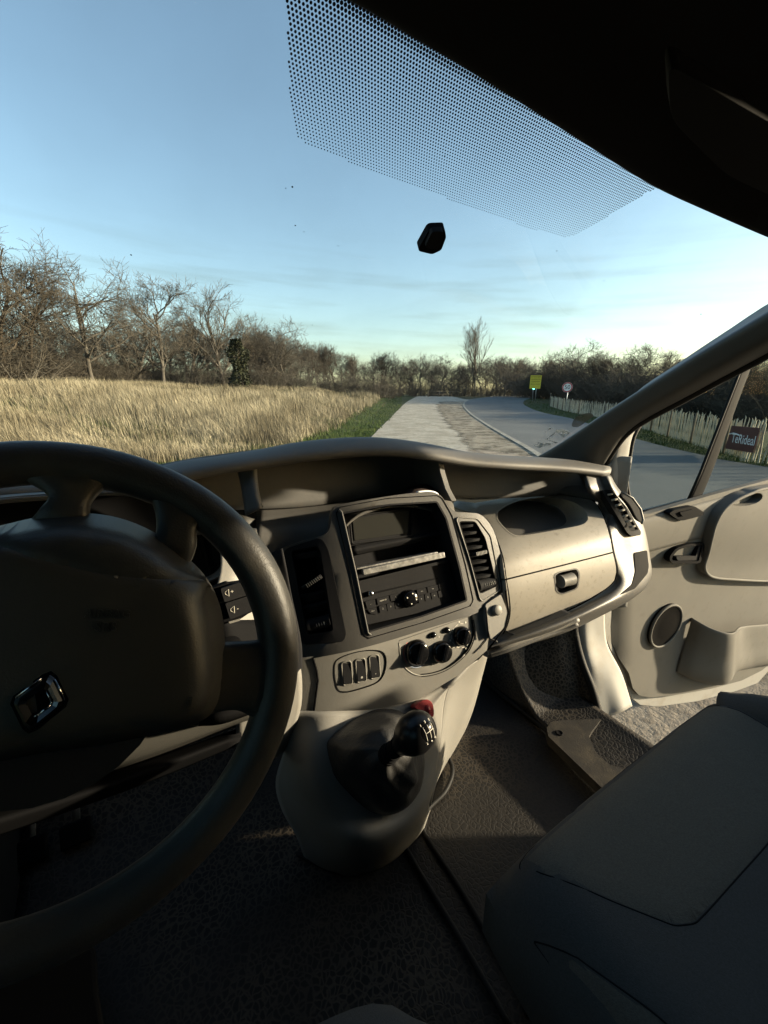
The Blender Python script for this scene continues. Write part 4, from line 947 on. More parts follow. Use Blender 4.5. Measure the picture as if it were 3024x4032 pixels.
trim_line('fascia_seam', [(1232, 2590), (1247, 2640), (1252, 2680), (1240, 2770), (1236, 2800)], M_black, db, foff, .0022)
hp = panel('heater_panel', inset(heat, 1.5), M_fascia, db, off=lambda x, y: foff(x, y)-.004, depth=.01, bev=.0008)
trim_line('heater_seam', [h for h in heat[18:-1]], M_black, db, fo2(-.003), .0038)
trim_line('heater_seam', [h for h in heat[1:30]], M_fascia, db, fo2(-.0005), .0016)
def rot_knob(cx, cy, rx, lab):
    of = foff(cx, cy)-.004; c = DASH.at(cx, cy, of); r_ = (DASH.at(cx+rx, cy-rx*.22, of)-c).length
    k = lathe('heater_knob', c, DASH.n, [(0, r_*1.04), (.004, r_*1.04), (.006, r_*.97), (.012, r_*.9), (.0135, r_*.78), (.0138, .0005)], M_gloss, hp, 36); k['label'] = lab
    X = (DASH.at(cx+10, cy-40, of)-c).normalized(); Yv = DASH.n.cross(X)
    box('grip_bar', c+DASH.n*.016, r_*1.6, r_*.42, .013, M_gloss, k, X, Yv, DASH.n, .003)
    return c, r_, of
c, r1, of1 = rot_knob(1641, 2568, 42, 'left heater knob ringed with a red and blue arc')
X_ = (DASH.at(1700, 2550, of1)-DASH.at(1600, 2575, of1)).normalized(); Y_ = DASH.n.cross(X_)
def arc(name, c, r_, a0, a1, w_, m, n=14):
    v = []; f = []
    for i in range(n+1):
        t = R(a0+(a1-a0)*i/n); d = X_*math.cos(t)+Y_*math.sin(t); v += [c+d*(r_-w_)+DASH.n*.0006, c+d*(r_+w_)+DASH.n*.0006]
    f = [(2*i, 2*i+1, 2*i+3, 2*i+2) for i in range(n)]; return mk(name, v, f, m, hp, False)
arc('hot_arc', c, r1*1.2, 75, 215, .0007, mat('red_print', (.45, .1, .08), .6)); arc('cold_arc', c, r1*1.2, 225, 300, .0007, mat('blue_print', (.22, .27, .36), .6))
c, r2, of2 = rot_knob(1738, 2566, 35, 'middle heater knob marked with fan speeds')
for s, px, py in (('3', 1712, 2512), ('2', 1694, 2560), ('1', 1691, 2593), ('0', 1704, 2617), ('4', 1729, 2508)): text('marking', s, DASH.at(px, py, foff(px, py)-.0035), X_, Y_, .006, M_print, hp, .0001)
c, r3, of3 = rot_knob(1817, 2503, 30, 'right heater knob ringed with air direction marks')
for a in range(70, 390, 32): arc('dial_tick', c, r3*1.28, a, a+18, .0006, M_print, 4)
for i, a in enumerate((60, 92, 156, 188, 220, 284)): q = c+(X_*math.cos(R(a))+Y_*math.sin(R(a)))*r3*1.5+DASH.n*.0005; box('dial_symbol', q, .0035, .0035, .0003, M_print, hp, X_, Y_, DASH.n)
for cx, cy in ((1704, 2500), (1758, 2481)):
    of = foff(cx, cy)-.004; b = dome('heater_button', DASH.at(cx, cy, of), DASH.n, X_, .0088, .0068, .007, M_gloss, hp, 6, 20)
# switches
sw = panel('switch_panel', inset(swp, 3), M_fascia, db, off=lambda x, y: foff(x, y)-.0015, depth=.01, bev=.0012)
trim_line('switch_seam', swp, M_black, db, fo2(-.0005), .0011, True)
for cx, cy, s in ((1366, 2651, ''), (1421, 2640, 'o'), (1475, 2626, '-')):
    q = corner([(cx-19, cy-40), (cx+13, cy-46), (cx+19, cy+38), (cx-12, cy+46)], 8)
    rr2 = panel('switch', q, M_dark, sw, off=lambda x, y: foff(x, y)+.0004+.00005*(y-cy), depth=.012, bev=.0015)
    trim_line('switch_rim', inset(q, -3), M_fascia, sw, fo2(-.001), .0014, True)
    if s: text('marking', s, DASH.at(cx+4, cy+26, foff(cx, cy)+.0032), X_, Y_, .008, M_print, rr2, .0001)
dome('socket', DASH.at(1186, 2640, foff(1186, 2640)-.016), DASH.n, X_, .016, .016, .004, M_black, db)
# cubby lock to the right of the heater
panel('lock_panel', corner([(1912, 2380), (1972, 2340), (2003, 2420), (1990, 2470), (1932, 2518), (1914, 2440)], 8), M_fascia, db, off=.0, depth=.02, bev=.0015)
trim_line('lock_seam', [(1990, 2325), (2003, 2412), (1990, 2470), (1920, 2560)], M_black, db, .0, .0022)
trim_line('lock_seam', [(1913, 2392), (1924, 2510)], M_black, db, .001, .0016)
lathe('lock_button', DASH.at(1956, 2402, .002), DASH.n, [(0, .0125), (.004, .012), (.006, .009), (.0065, .0004)], M_fascia, db, 24)
# ---- passenger side
def poff(x, y):
    yr = y-(2279-.245*(x-1989)); t = yr/200
    return .004-.10*max(0, -t-.15)**2-.055*max(0, t-.1)**2-.05*max(0, (2060-x)/400)**2
pocket = rnd([(1968, 2062), (1990, 2086), (2012, 2104), (2040, 2113), (2085, 2110), (2190, 2092), (2285, 2073), (2314, 2056), (2320, 2036), (2304, 2004), (2262, 1974), (2190, 1957), (2100, 1957), (2020, 1975), (1960, 2010), (1955, 2040)], 48)
up_out = [(1785, 1995), (1800, 1972), (1870, 1980), (1960, 1965), (2060, 1955), (2170, 1946), (2270, 1945), (2340, 1975), (2370, 2020), (2392, 2080), (2408, 2140), (2413, 2172), (2300, 2202), (2150, 2240), (1989, 2279), (1978, 2200), (1955, 2130), (1925, 2060), (1880, 2025), (1830, 2012)]
gb_up = panel('passenger_panel', dens(up_out, 4), M_glove, db, holes=[pocket], off=poff, depth=.015, step=22)
panel('pocket_wall', pocket, M_glove, db, holes=[inset(pocket, 5)], off=lambda x, y: poff(x, y)+.0005, depth=.075)
pk = panel('storage_pocket', grow2(pocket, 1.1), M_dash, db, off=lambda x, y: poff(x, y)-.07, depth=.004, step=30)
trim_line('pocket_rim', pocket, M_glove, db, 0, .001, True) if False else None
def poly_line(name, pts, m, off, r_, parent=db): return tube(name, [DASH.at(x, y, poff(x, y)+off) for x, y in spl2(pts, 40)], r_, m, parent, 6)
def spl2(pts, n): return [(p.x, p.y) for p in spl([Vector((a, b, 0)) for a, b in pts], n)]
gl_out = [(1991, 2285), (2150, 2245), (2300, 2207), (2414, 2178), (2424, 2215), (2427, 2250), (2418, 2285), (2395, 2312), (2340, 2345), (2284, 2378), (2200, 2418), (2120, 2450), (2005, 2492), (1958, 2506), (1985, 2480), (2005, 2415), (1998, 2350)]
latch = corner([(2182, 2262), (2205, 2250), (2272, 2236), (2284, 2260), (2276, 2318), (2212, 2342), (2190, 2330)], 16)
gb = panel('glove_box', dens(gl_out, 4), M_glove, db, holes=[latch], off=poff, depth=.015, step=22); gb['label'] = 'scuffed glove box lid with a recessed round latch'
panel('latch_recess', grow2(latch, 1.02), M_dash, gb, holes=[inset(latch, 4)], off=lambda x, y: poff(x, y)+.001, depth=.025)
panel('latch_back', grow2(latch, 1.1), M_dark, gb, off=lambda x, y: poff(x, y)-.02, depth=.003)
lp = DASH.at(2205, 2290, poff(2210, 2290)-.006); lq = DASH.at(2252, 2278, poff(2250, 2280)-.006)
lathe('latch', lp, lq-lp, [(0, .009), (.0005, .0165), (.005, .0165), (.0055, .015), ((lq-lp).length, .0165), ((lq-lp).length+.001, .014)], M_fascia, gb, 24)
poly_line('glove_seam', [(1989, 2282), (2150, 2242), (2300, 2204), (2414, 2175)], M_black, -.001, .0024)
poly_line('glove_seam', [(1880, 2022), (1925, 2058), (1957, 2130), (1980, 2200), (1992, 2282), (2003, 2350), (2006, 2420), (1985, 2485), (1955, 2510)], M_black, -.002, .0028)
poly_line('glove_seam', [(2318, 1955), (2362, 2005), (2393, 2078), (2413, 2172), (2427, 2248), (2405, 2302), (2284, 2380), (2120, 2452), (1960, 2508)], M_black, -.001, .0022)
# curved end of the dashboard
e0 = [(2300, 1862, .67), (2325, 1930, .635), (2366, 2000, .605), (2396, 2080, .578), (2415, 2172, .55), (2429, 2250, .525), (2408, 2304, .512), (2284, 2384, .515), (2120, 2456, .53), (1950, 2514, .56)]
E0 = []
for x, y, Y in e0:
    q = DASH.at(x, y, poff(x, y)-.014) if y > 1990 else A(x, y, Y); E0.append(q)
e1 = [(2345, 1864, .665), (2368, 1915, .645), (2404, 1990, .618), (2436, 2080, .59), (2458, 2180, .562), (2468, 2262, .535), (2440, 2316, .522), (2320, 2386, .52), (2140, 2466, .535), (1938, 2538, .565)]
e2 = [(2395, 1868, .645), (2412, 1915, .625), (2462, 1990, .605), (2505, 2080, .583), (2528, 2180, .553), (2532, 2265, .528), (2490, 2330, .512), (2350, 2405, .505), (2170, 2490, .525), (1925, 2562, .565)]
e3 = [(2398, 1874, .67), (2428, 1918, .66), (2490, 1990, .63), (2532, 2070, .60), (2556, 2190, .57), (2560, 2270, .545), (2508, 2340, .53), (2370, 2420, .54), (2190, 2500, .56), (1918, 2575, .60)]
e3b = [A(*p)+Vector((.01, .08, 0)) for p in e3]
de_o = patch('dashboard_end', [E0, [A(*p) for p in e1], [A(*p) for p in e2], [A(*p) for p in e3], e3b], M_stack, db, 44, 20, .008)
EP = Plane(A(2440, 2020, .566), (.42, 1, -.42))
from mathutils.bvhtree import BVHTree
de_t = BVHTree.FromPolygons([q.co for q in de_o.data.vertices], [q.vertices[:] for q in de_o.data.polygons])
def eo(k):
    def f_(x, y):
        h = None
        for s_ in (0, .06, .12, .2, .3, .4):
            h = de_t.ray_cast(EYE, ray(x+(2440-x)*s_, y+(2080-y)*s_).normalized())[0]
            if h: break
        return ((h-EP.p).dot(EP.n) if h else 0)+k
    return f_
fr_ = corner([(2371, 1934), (2384, 1927), (2412, 1932), (2470, 2000), (2525, 2096), (2522, 2108), (2487, 2112), (2470, 2098)], 8)
ho_ = corner([(2386, 1938), (2408, 1936), (2462, 2008), (2516, 2086), (2484, 2094), (2430, 2005)], 8)
ev = panel('air_vent', dens(fr_, 2), M_dark, db, holes=[dens(ho_, 2)], pl=EP, off=eo(.014), depth=.024, bev=0); ev['label'] = 'slim air vent at the passenger end of the dashboard'
panel('vent_lining', grow2(ho_, 1.02), M_black, ev, holes=[inset(ho_, 3)], pl=EP, off=eo(.012), depth=.01)
panel('vent_back', grow2(ho_, 1.04), M_black, ev, pl=EP, off=eo(.006), depth=.002)
for i in range(7):
    t = i/6; xa, ya, xb, yb = 2394+t*84, 1947+t*128, 2420+t*84, 1941+t*128; ko = eo(.0135)((xa+xb)/2, (ya+yb)/2); a = EP.at(xa, ya, ko); b = EP.at(xb, yb, ko); m_ = (a+b)/2+EP.n*.003
    v = []; f = []
    for q in spl([a, m_, b], 6): v += [q, q-EP.n*.003+Vector((0, 0, .002)), q-EP.n*.003, q-Vector((0, 0, .004))]
    for k_ in range(6):
        for k in range(4): f.append((4*k_+k, 4*k_+(k+1) % 4, 4*k_+4+(k+1) % 4, 4*k_+4+k))
    mk('slat', v, f, M_glove, ev, True, 40)
panel('end_socket', dens(corner([(2497, 2176), (2548, 2166), (2555, 2230), (2550, 2258), (2500, 2318), (2440, 2344), (2490, 2300), (2503, 2250)], 8), 2), M_black, db, pl=EP, off=eo(.0025), depth=.006, step=14)
patch('mirror_demister', [[A(2448, 1940, .62), A(2490, 1965, .62), A(2520, 2010, .61), A(2530, 2050, .60)], [A(2445, 1950, .61), A(2480, 1990, .60), A(2505, 2040, .59), A(2524, 2058, .59)]], M_black, db, 12, 6, .01)
trim_line('demister_rim', [(2447, 1938), (2490, 1960), (2522, 2004), (2533, 2048), (2526, 2062)], M_fascia, db, .008, .003)
# little grille at the end of the top cap
for i in range(3): panel('cap_grille', [(2331+i*19, 1829+i*3.2), (2347+i*19, 1831.5+i*3.2), (2353+i*19, 1847+i*3.2), (2335+i*19, 1844+i*3)], M_black, db, pl=Plane(A(2350, 1838, .676), (0, .45, -.3)), off=.003, depth=.002)
# tray under the glove box
ty = [A(1916, 2574, .575), A(2000, 2548, .555), A(2100, 2510, .54), A(2200, 2474, .525), A(2270, 2446, .51)]
tz = [A(1912, 2556, .585), A(1985, 2530, .565), A(2090, 2492, .548), A(2195, 2455, .532), A(2270, 2424, .52)]
patch('under_tray', [[p+Vector((0, .2, .02)) for p in tz], [p+Vector((0, .06, 0)) for p in tz], tz, ty, [p+Vector((0, .02, -.012)) for p in ty], [p+Vector((0, .3, -.02)) for p in ty]], M_dash, db, 24, 18, .004)
tube('tray_lip', [a.lerp(b, .55)+Vector((0, -.004, 0)) for a, b in zip(tz, ty)], .0065, M_fascia, db, 10, smooth_n=24)
for x, y in ((1945, 2524), (2020, 2500), (2090, 2470), (2155, 2446)):
    q = A(x, y, .57); tube('tray_hook', [q+Vector((-.012, .02, .006)), q+Vector((.004, -.004, 0)), q+Vector((.008, -.006, -.006))], .002, M_dash, db, 6)
# gear console
cr_ = [[(1165, 2808, .625), (1300, 2800, .60), (1480, 2792, .587), (1640, 2752, .583), (1790, 2665, .59), (1908, 2562, .60)],
       [(1120, 2950, .64), (1250, 2930, .575), (1450, 2930, .553), (1600, 2890, .55), (1700, 2800, .56), (1770, 2702, .582)],
       [(1085, 3080, .66), (1230, 3080, .555), (1420, 3080, .525), (1580, 3060, .522), (1690, 2980, .535), (1738, 2880, .555)],
       [(1110, 3190, .66), (1250, 3215, .545), (1400, 3225, .497), (1560, 3200, .493), (1660, 3120, .505), (1722, 3020, .53)],
       [(1170, 3300, .66), (1280, 3315, .55), (1410, 3325, .48), (1550, 3290, .478), (1645, 3210, .492), (1705, 3110, .515)],
       [(1205, 3400, .665), (1300, 3425, .60), (1410, 3430, .545), (1540, 3380, .53), (1640, 3265, .525), (1690, 3170, .53)],
       [(1225, 3450, .70), (1310, 3470, .66), (1410, 3465, .63), (1545, 3410, .60), (1650, 3300, .58), (1695, 3190, .565)]]
patch('gear_console', [[A(*p) for p in r] for r in cr_], M_fascia, db, 40, 36, .006)
sd = [[(1908, 2562, .60), (1770, 2702, .582), (1738, 2880, .555), (1722, 3020, .53), (1705, 3110, .515), (1690, 3170, .53)],
      [(1914, 2562, .603), (1800, 2702, .588), (1758, 2880, .568), (1738, 3000, .55), (1716, 3090, .535), (1697, 3170, .545)],
      [(1918, 2572, .62), (1870, 2705, .64), (1812, 2870, .65), (1768, 2975, .655), (1735, 3045, .66), (1705, 3120, .67)],
      [(1922, 2575, .68), (1905, 2640, .72), (1862, 2800, .75), (1812, 2920, .76), (1770, 3000, .76), (1730, 3060, .76)]]
patch('console_side', [[A(*p) for p in r] for r in sd], M_fascia, db, 30, 16, .006)
RB = Plane(A(1680, 2790, .56), (0, 1, -.75))
so = panel('power_socket', rnd([(1632, 2786), (1650, 2766), (1680, 2754), (1702, 2768), (1709, 2800), (1706, 2822), (1690, 2818), (1660, 2800)], 28), M_red, db, pl=RB, off=.012, depth=.02, bev=.002); so['label'] = 'small red plastic cap behind the gear knob'
dome('socket_cap', RB.at(1684, 2792, .012), RB.n, X_, .006, .008, .005, M_red, so)
# ---- driver's side: binnacle, column, lower panel
def rows(*rr): return [[A(*p) for p in r] for r in rr]
patch('binnacle_hood', rows([(-300, 1990, .74), (0, 1950, .74), (200, 1935, .74), (440, 1922, .73), (600, 1922, .72), (720, 1960, .71), (830, 2040, .70)], [(-300, 2010, .69), (0, 1966, .69), (200, 1950, .69), (440, 1936, .68), (600, 1942, .67), (705, 1985, .665), (800, 2060, .66)], [(-300, 2030, .70), (0, 1985, .70), (200, 1966, .70), (440, 1950, .69), (600, 1958, .68), (695, 2000, .68), (780, 2075, .68)]), M_dash, db, 30, 12, .005)
BP = Plane((0, .72, 1.24), (0, 1, -.35))
panel('instrument_panel', corner([(-300, 2030), (0, 1985), (440, 1950), (620, 1965), (760, 2040), (900, 2120), (900, 2420), (-300, 2700)], 30), M_black, db, pl=BP, depth=.01)
for cx, cy, rr3 in ((795, 2190, 108), (560, 2230, 120), (260, 2280, 120)):
    c = BP.at(cx, cy, .03); r_ = (BP.at(cx+rr3, cy, .03)-c).length
    lathe('gauge_ring', c, BP.n, [(-.03, r_*.86), (0, r_*.92), (.004, r_), (0, r_*1.06), (-.03, r_*1.06)], M_fascia, db, 40)
patch('column_panel', rows([(820, 2080, .71), (870, 2180, .68), (850, 2320, .64), (760, 2420, .61)], [(930, 2080, .71), (940, 2180, .68), (935, 2300, .65), (900, 2480, .61)], [(1010, 2080, .71), (1030, 2200, .68), (1020, 2400, .65), (1000, 2560, .62)]), M_fascia, db, 14, 16, .006)
patch('column_shroud', rows([(800, 2430, .56), (830, 2560, .55), (820, 2700, .54), (780, 2860, .56)], [(900, 2440, .545), (930, 2560, .535), (930, 2700, .53), (880, 2850, .55)], [(1015, 2440, .585), (1060, 2560, .585), (1070, 2700, .585), (1020, 2800, .59)]), M_black, db, 12, 12, .006)
patch('column_surround', rows([(980, 2200, .69), (1010, 2350, .66), (990, 2500, .63), (960, 2700, .62)], [(1060, 2180, .69), (1100, 2350, .66), (1130, 2520, .63), (1150, 2720, .62)], [(1110, 2160, .68), (1150, 2350, .655), (1190, 2560, .63), (1180, 2760, .62)]), M_dark, db, 14, 16, .006)
patch('fascia', rows([(940, 2560, .635), (930, 2700, .625), (930, 2860, .62), (930, 2960, .63)], [(1060, 2560, .635), (1070, 2700, .62), (1080, 2840, .615), (1060, 2990, .63)], [(1178, 2590, .63), (1190, 2690, .62), (1180, 2810, .62), (1120, 2960, .64)]), M_fascia, db, 12, 12, .006)
patch('knee_panel', rows([(-300, 3000, .60), (0, 2960, .60), (300, 2930, .60), (600, 2870, .60), (850, 2740, .60), (1000, 2700, .60)], [(-300, 3120, .60), (0, 3070, .60), (300, 3030, .60), (600, 2950, .60), (850, 2860, .60), (1000, 2790, .60)], [(-300, 3230, .62), (0, 3170, .62), (300, 3070, .62), (600, 2975, .62), (850, 2880, .62), (1000, 2830, .62)], [(-300, 3240, .70), (0, 3190, .70), (300, 3090, .70), (600, 2990, .70), (850, 2890, .70), (1000, 2840, .70)]), M_knee_shaded, db, 26, 14, .006)
trim_line('knee_seam', [(205, 2960), (225, 3010), (252, 3055)], M_black, db, -.0, .002, pl=Plane((0, .598, 1), (0, 1, 0)))
panel('fuse_cover', corner([(-120, 3110), (140, 3022), (190, 3030), (228, 3062), (40, 3130), (-120, 3180)], 20), M_knee_shaded, db, pl=Plane((0, .60, 1), (0, 1, 0)), off=.004, depth=.006, bev=.0015)
patch('knee_bar', rows([(-300, 3260, .64), (0, 3175, .64), (300, 3085, .64), (600, 2985, .64), (950, 2865, .64)], [(-300, 3330, .60), (0, 3235, .60), (300, 3140, .60), (600, 3035, .60), (950, 2900, .61)], [(-300, 3390, .64), (0, 3290, .64), (300, 3185, .64), (600, 3075, .64), (950, 2930, .64)]), M_black, db, 24, 12, .006)
for x, y in ((120, 3350), (300, 3280)):
    q = A(x, y, .95); pd = thing('pedal', 'dark foot pedal low in the driver footwell, ' + ('left one' if x < 200 else 'right one with a bright edge'), 'pedal', q, None)
    box('pad', q, .06, .015, .05, M_black, pd, (1, 0, 0), (0, .8, -.6), (0, .6, .8), .005); tube('arm', [q+Vector((0, .012, 0)), q+Vector((0, .1, .08)), q+Vector((0, .14, .25))], .008, M_metal, pd, 8)

# ------------------------------------------------------------------ steering wheel
ct, st_ = math.cos(R(22)), math.sin(R(22)); WC = Vector((-.093, .363, EZ-.222)); WX = Vector((1, 0, 0)); WU = Vector((0, st_, ct)); WN = Vector((0, -ct, st_))
sw_ = thing('steering_wheel', 'dark four-spoke steering wheel turned slightly right, diamond badge on its hub', 'steering wheel', WC)
def wp(a, b, h=0.): return WC+WX*a+WU*b+WN*h
rv_ = []; rf_ = []
nM, nm = 96, 18
for i in range(nM):
    t = 2*math.pi*i/nM; d = WX*math.cos(t)+WU*math.sin(t); bump_ = .0015*max(0, math.cos(2*(t-R(8))))
    for j in range(nm):
        q = 2*math.pi*j/nm; rv_.append(WC+d*(.1805+(.0185+bump_)*math.cos(q))+WN*((.0165+bump_)*math.sin(q)))
for i in range(nM):
    for j in range(nm): rf_.append((i*nm+j, ((i+1) % nM)*nm+j, ((i+1) % nM)*nm+(j+1) % nm, i*nm+(j+1) % nm))
mk('rim', rv_, rf_, M_wheel, sw_)
def spoke(path, wds, hts, th=.011):
    P = spl([wp(*p) for p in path], 16); ws = spl([Vector((x, 0, 0)) for x in wds], 16); v = []; f = []; k = 14
    for i, p in enumerate(P):
        d = (P[min(16, i+1)]-P[max(0, i-1)]).normalized(); s = d.cross(WN).normalized()
        for j in range(k):
            t = 2*math.pi*j/k; ce, se = math.cos(t), math.sin(t); v.append(p+s*(ws[i].x*math.copysign(abs(ce)**.6, ce))+WN*(th*math.copysign(abs(se)**.6, se)))
    for i in range(16):
        for j in range(k): f.append((i*k+j, i*k+(j+1) % k, (i+1)*k+(j+1) % k, (i+1)*k+j))
    return mk('spoke', v, f, M_wheel, sw_)
spoke([(.016, .108, -.006), (.027, .132, .004), (.033, .15, .002), (.036, .176, 0)], [.03, .018, .017, .05], 0)
spoke([(.088, .076, -.006), (.1025, .094, .003), (.109, .115, .002), (.122, .138, 0)], [.022, .0185, .019, .045], 0)
spoke([(.09, -.03, .0), (.125, -.035, -.002), (.15, -.043, -.002), (.178, -.056, 0)], [.034, .031, .034, .05], 0, .013)
spoke([(-.07, .10, .01), (-.09, .118, .005), (-.105, .13, .002), (-.122, .142, 0)], [.02, .0185, .019, .045], 0)
spoke([(-.075, -.07, 0), (-.1, -.095, -.002), (-.12, -.115, -.002), (-.135, -.13, 0)], [.034, .031, .034, .05], 0, .013)
hub_o = [(-.125, .055), (-.09, .098), (-.05, .117), (-.008, .126), (.02, .1295), (.045, .1265), (.067, .1175), (.09, .0995), (.108, .076), (.12, .054), (.1265, .03), (.1262, .005), (.1225, -.022), (.117, -.045), (.108, -.057), (.092, -.0605), (.064, -.056), (.031, -.05), (0, -.042), (-.03, -.036), (-.06, -.03), (-.1, -.015), (-.122, .015)]
ho = [(p.x, p.y) for p in spl([Vector((a, b, 0)) for a, b in hub_o], 92, True)]
seam = [(-.13, .165), (-.06, .135), (-.009, .11), (.018, .094), (.048, .079), (.081, .0665), (.105, .058), (.122, .0535)]
seam_s = [(p.x, p.y) for p in spl([Vector((a, b, 0)) for a, b in seam], 60)]
def seam_y(x):
    for (a, b), (c, d) in zip(seam_s, seam_s[1:]):
        if a <= x <= c: return b+(d-b)*(x-a)/(c-a)
    return seam_s[0][1] if x < seam_s[0][0] else seam_s[-1][1]
gxs = .0065
def hub_h(x, y):
    m = min(math.hypot(x-a, y-b) for a, b in ho); t = min(1, m/.032); h = .0+.036*math.sqrt(max(0, 1-(1-t)**2))
    return h+.004*(1-min(1, ((x)/.12)**2))
def hub_piece(name, sel, m, dz):
    pts = [Vector(p) for p in ho]; edges = [(i, (i+1) % len(ho)) for i in range(len(ho))]; nb = len(pts)
    for s in (0, 1, 2, 3, 4, 5):
        for a, b in inset(ho, -(.0009+.0013*s*(1+.35*s)) if sum(ho[i][0]*ho[(i+1) % len(ho)][1]-ho[(i+1) % len(ho)][0]*ho[i][1] for i in range(len(ho))) < 0 else (.0009+.0013*s*(1+.35*s))):
            if inside((a, b), ho): pts.append(Vector((a, b)))
    x = -.13
    while x < .13:
        y = -.065
        while y < .135:
            if inside((x, y), ho) and min(math.hypot(x-a, y-b) for a, b in ho) > .018: pts.append(Vector((x, y)))
            y += gxs
        x += gxs
    k0 = len(pts); sx_ = [x for x in np.linspace(-.14, .14, 90)]
    for x in sx_: pts.append(Vector((x, seam_y(x))))
    edges += [(k0+i, k0+i+1) for i in range(len(sx_)-1)]
    for q in (.0012, .003, -.0012, -.003):
        for x in sx_:
            if inside((x, seam_y(x)+q), ho): pts.append(Vector((x, seam_y(x)+q)))
    r = delaunay_2d_cdt(pts, edges, [], 0, 1e-5); V = []; F = []
    for t in r[2]:
        c = (sum(r[0][i].x for i in t)/len(t), sum(r[0][i].y for i in t)/len(t))
        if inside(c, ho) and (c[1]-seam_y(c[0]))*sel > 0: F.append(tuple(t))
    for p in r[0]:
        h = hub_h(p.x, p.y); sdist = abs(p.y-seam_y(p.x)); h -= .003*max(0, 1-sdist/.0032)**1.5; V.append(wp(p.x, p.y, h+dz+.002))
    used = sorted({i for t in F for i in t}); ix = {k: i for i, k in enumerate(used)}
    o = mk(name, [V[i] for i in used], [tuple(ix[i] for i in t) for t in F], m, sw_)
    md = o.modifiers.new('thickness', 'SOLIDIFY'); md.thickness = .012; md.offset = 0; return o
bag = hub_piece('airbag_cover', -1, M_hub, 0.0); cap_ = hub_piece('hub_top', 1, M_wheel, -.0012)
lathe('column', WC-WN*.0, -WN, [(-.005, .085), (.02, .08), (.05, .06), (.2, .05), (.33, .05)], M_dark, db, 28)
v = [wp(a, b, -.006) for a, b in inset(ho, 0)]+[wp(a*.8, b*.8, -.03) for a, b in ho]; n = len(ho)
mk('hub_back', v, [(i, (i+1) % n, n+(i+1) % n, n+i) for i in range(n)]+[tuple(range(n, 2*n))], M_black, sw_)
# diamond badge, leaning with the wheel
ba = R(-24); bx = WX*math.cos(ba)+WU*math.sin(ba); by = WU*math.cos(ba)-WX*math.sin(ba)
bc = wp(.0045, -.0005, hub_h(.004, 0)+.009)
def bpnt(x, y, h=0): return bc+bx*x+by*y+WN*h
def loop(s, tx=.0135, ty=.0175): return [(0, ty*s), (tx*.28*s, ty*.86*s), (tx*s, ty*.12*s), (tx*s, -ty*.12*s), (tx*.28*s, -ty*.86*s), (0, -ty*s), (-tx*.28*s, -ty*.86*s), (-tx*s, -ty*.12*s), (-tx*s, ty*.12*s), (-tx*.28*s, ty*.86*s)]
n = 10; v = [bpnt(x, y, -.004) for x, y in loop(1.22)]+[bpnt(x, y, -.001) for x, y in loop(1.16)]
badge_base = mk('badge', v, [(i, (i+1) % n, n+(i+1) % n, n+i) for i in range(n)]+[tuple(range(n, 2*n))], M_gloss, bag, smooth=False); badge_base['label'] = 'diamond-shaped dark chrome emblem'
v = [bpnt(x, y, -.001) for x, y in loop(1.02)]+[bpnt(x, y, .0035) for x, y in loop(.8)]+[bpnt(x, y, .001) for x, y in loop(.5)]
M_dchrome = mat('dark_chrome', (.1, .1, .105), .15, metal=1)
mk('emblem', v, [(i, (i+1) % n, n+(i+1) % n, n+i) for i in range(n)]+[(n+i, n+(i+1) % n, 2*n+(i+1) % n, 2*n+i) for i in range(n)], M_dchrome, bag, smooth=False)
def edge_line(a, b, r_, m=M_chrome): tube('emblem_edge', [a, b], r_, m, bag, 6)
lo = loop(1.02); li = loop(.5)
edge_line(bpnt(*lo[9], .0), bpnt(*lo[8], .0), .0006); edge_line(bpnt(*lo[2], .0), bpnt(*lo[1], .0), .0006)
for a, b in ((1, 2), (2, 3), (3, 4), (4, 5)): edge_line(bpnt(*li[a], .0015), bpnt(*li[b], .0015), .0006)
tx_ = (wp(.05, .04)-wp(-.0, .0575)).normalized(); ang_ = math.atan2(-.28, 1); tX = WX*math.cos(ang_)+WU*math.sin(ang_)
text('airbag_lettering', 'AIRBAG', wp(.050, .0485, hub_h(.05, .0485)+.0088), tX, WU, .0085, M_hub, bag, .0005); text('airbag_lettering', 'SRS', wp(.0475, .039, hub_h(.0475, .039)+.0088), tX, WU, .0095, M_hub, bag, .0005)
text('airbag_lettering', 'fl', wp(.094, -.034, hub_h(.094, -.034)+.0085), tX, WU, .009, M_hub, bag, .0004)
# audio control pod beside the column
SP = Plane(A(930, 2380, .49), (.12, 1, -.35))
pod = thing('audio_control', 'black audio control pod with volume plus and minus keys behind the steering wheel', 'control pod', A(930, 2380, .5))
panel('body', corner([(830, 2318), (890, 2296), (900, 2300), (968, 2290), (1000, 2340), (1012, 2400), (975, 2418), (950, 2436), (870, 2462)], 8), M_black, pod, pl=SP, off=-.004, depth=.035, bev=.003)
k1 = panel('key', corner([(868, 2318), (974, 2284), (998, 2336), (884, 2372)], 8), M_dark, pod, pl=SP, off=.006, depth=.012, bev=.002)
k2 = panel('key', corner([(886, 2376), (1000, 2339), (1015, 2396), (906, 2440)], 8), M_dark, pod, pl=SP, off=.006, depth=.012, bev=.002)
panel('lower_edge', corner([(900, 2448), (946, 2436), (946, 2444), (904, 2456)], 3), M_fascia, pod, pl=SP, off=.0, depth=.01, bev=.001)
for x, y, s, k in ((896, 2334, '+', k1), (918, 2400, '-', k2)):
    tri = [(x-10, y-2), (x+4, y-14), (x+6, y+14), (x-9, y+5)]
    tube('marking', [SP.at(a, b, .0064) for a, b in tri], .00035, M_print, k, 5, True); text('marking', s, SP.at(x+18, y-4, .0064), SP.x if SP.x.x > 0 else -SP.x, (0, 0, 1), .007, M_print, k, .0001)
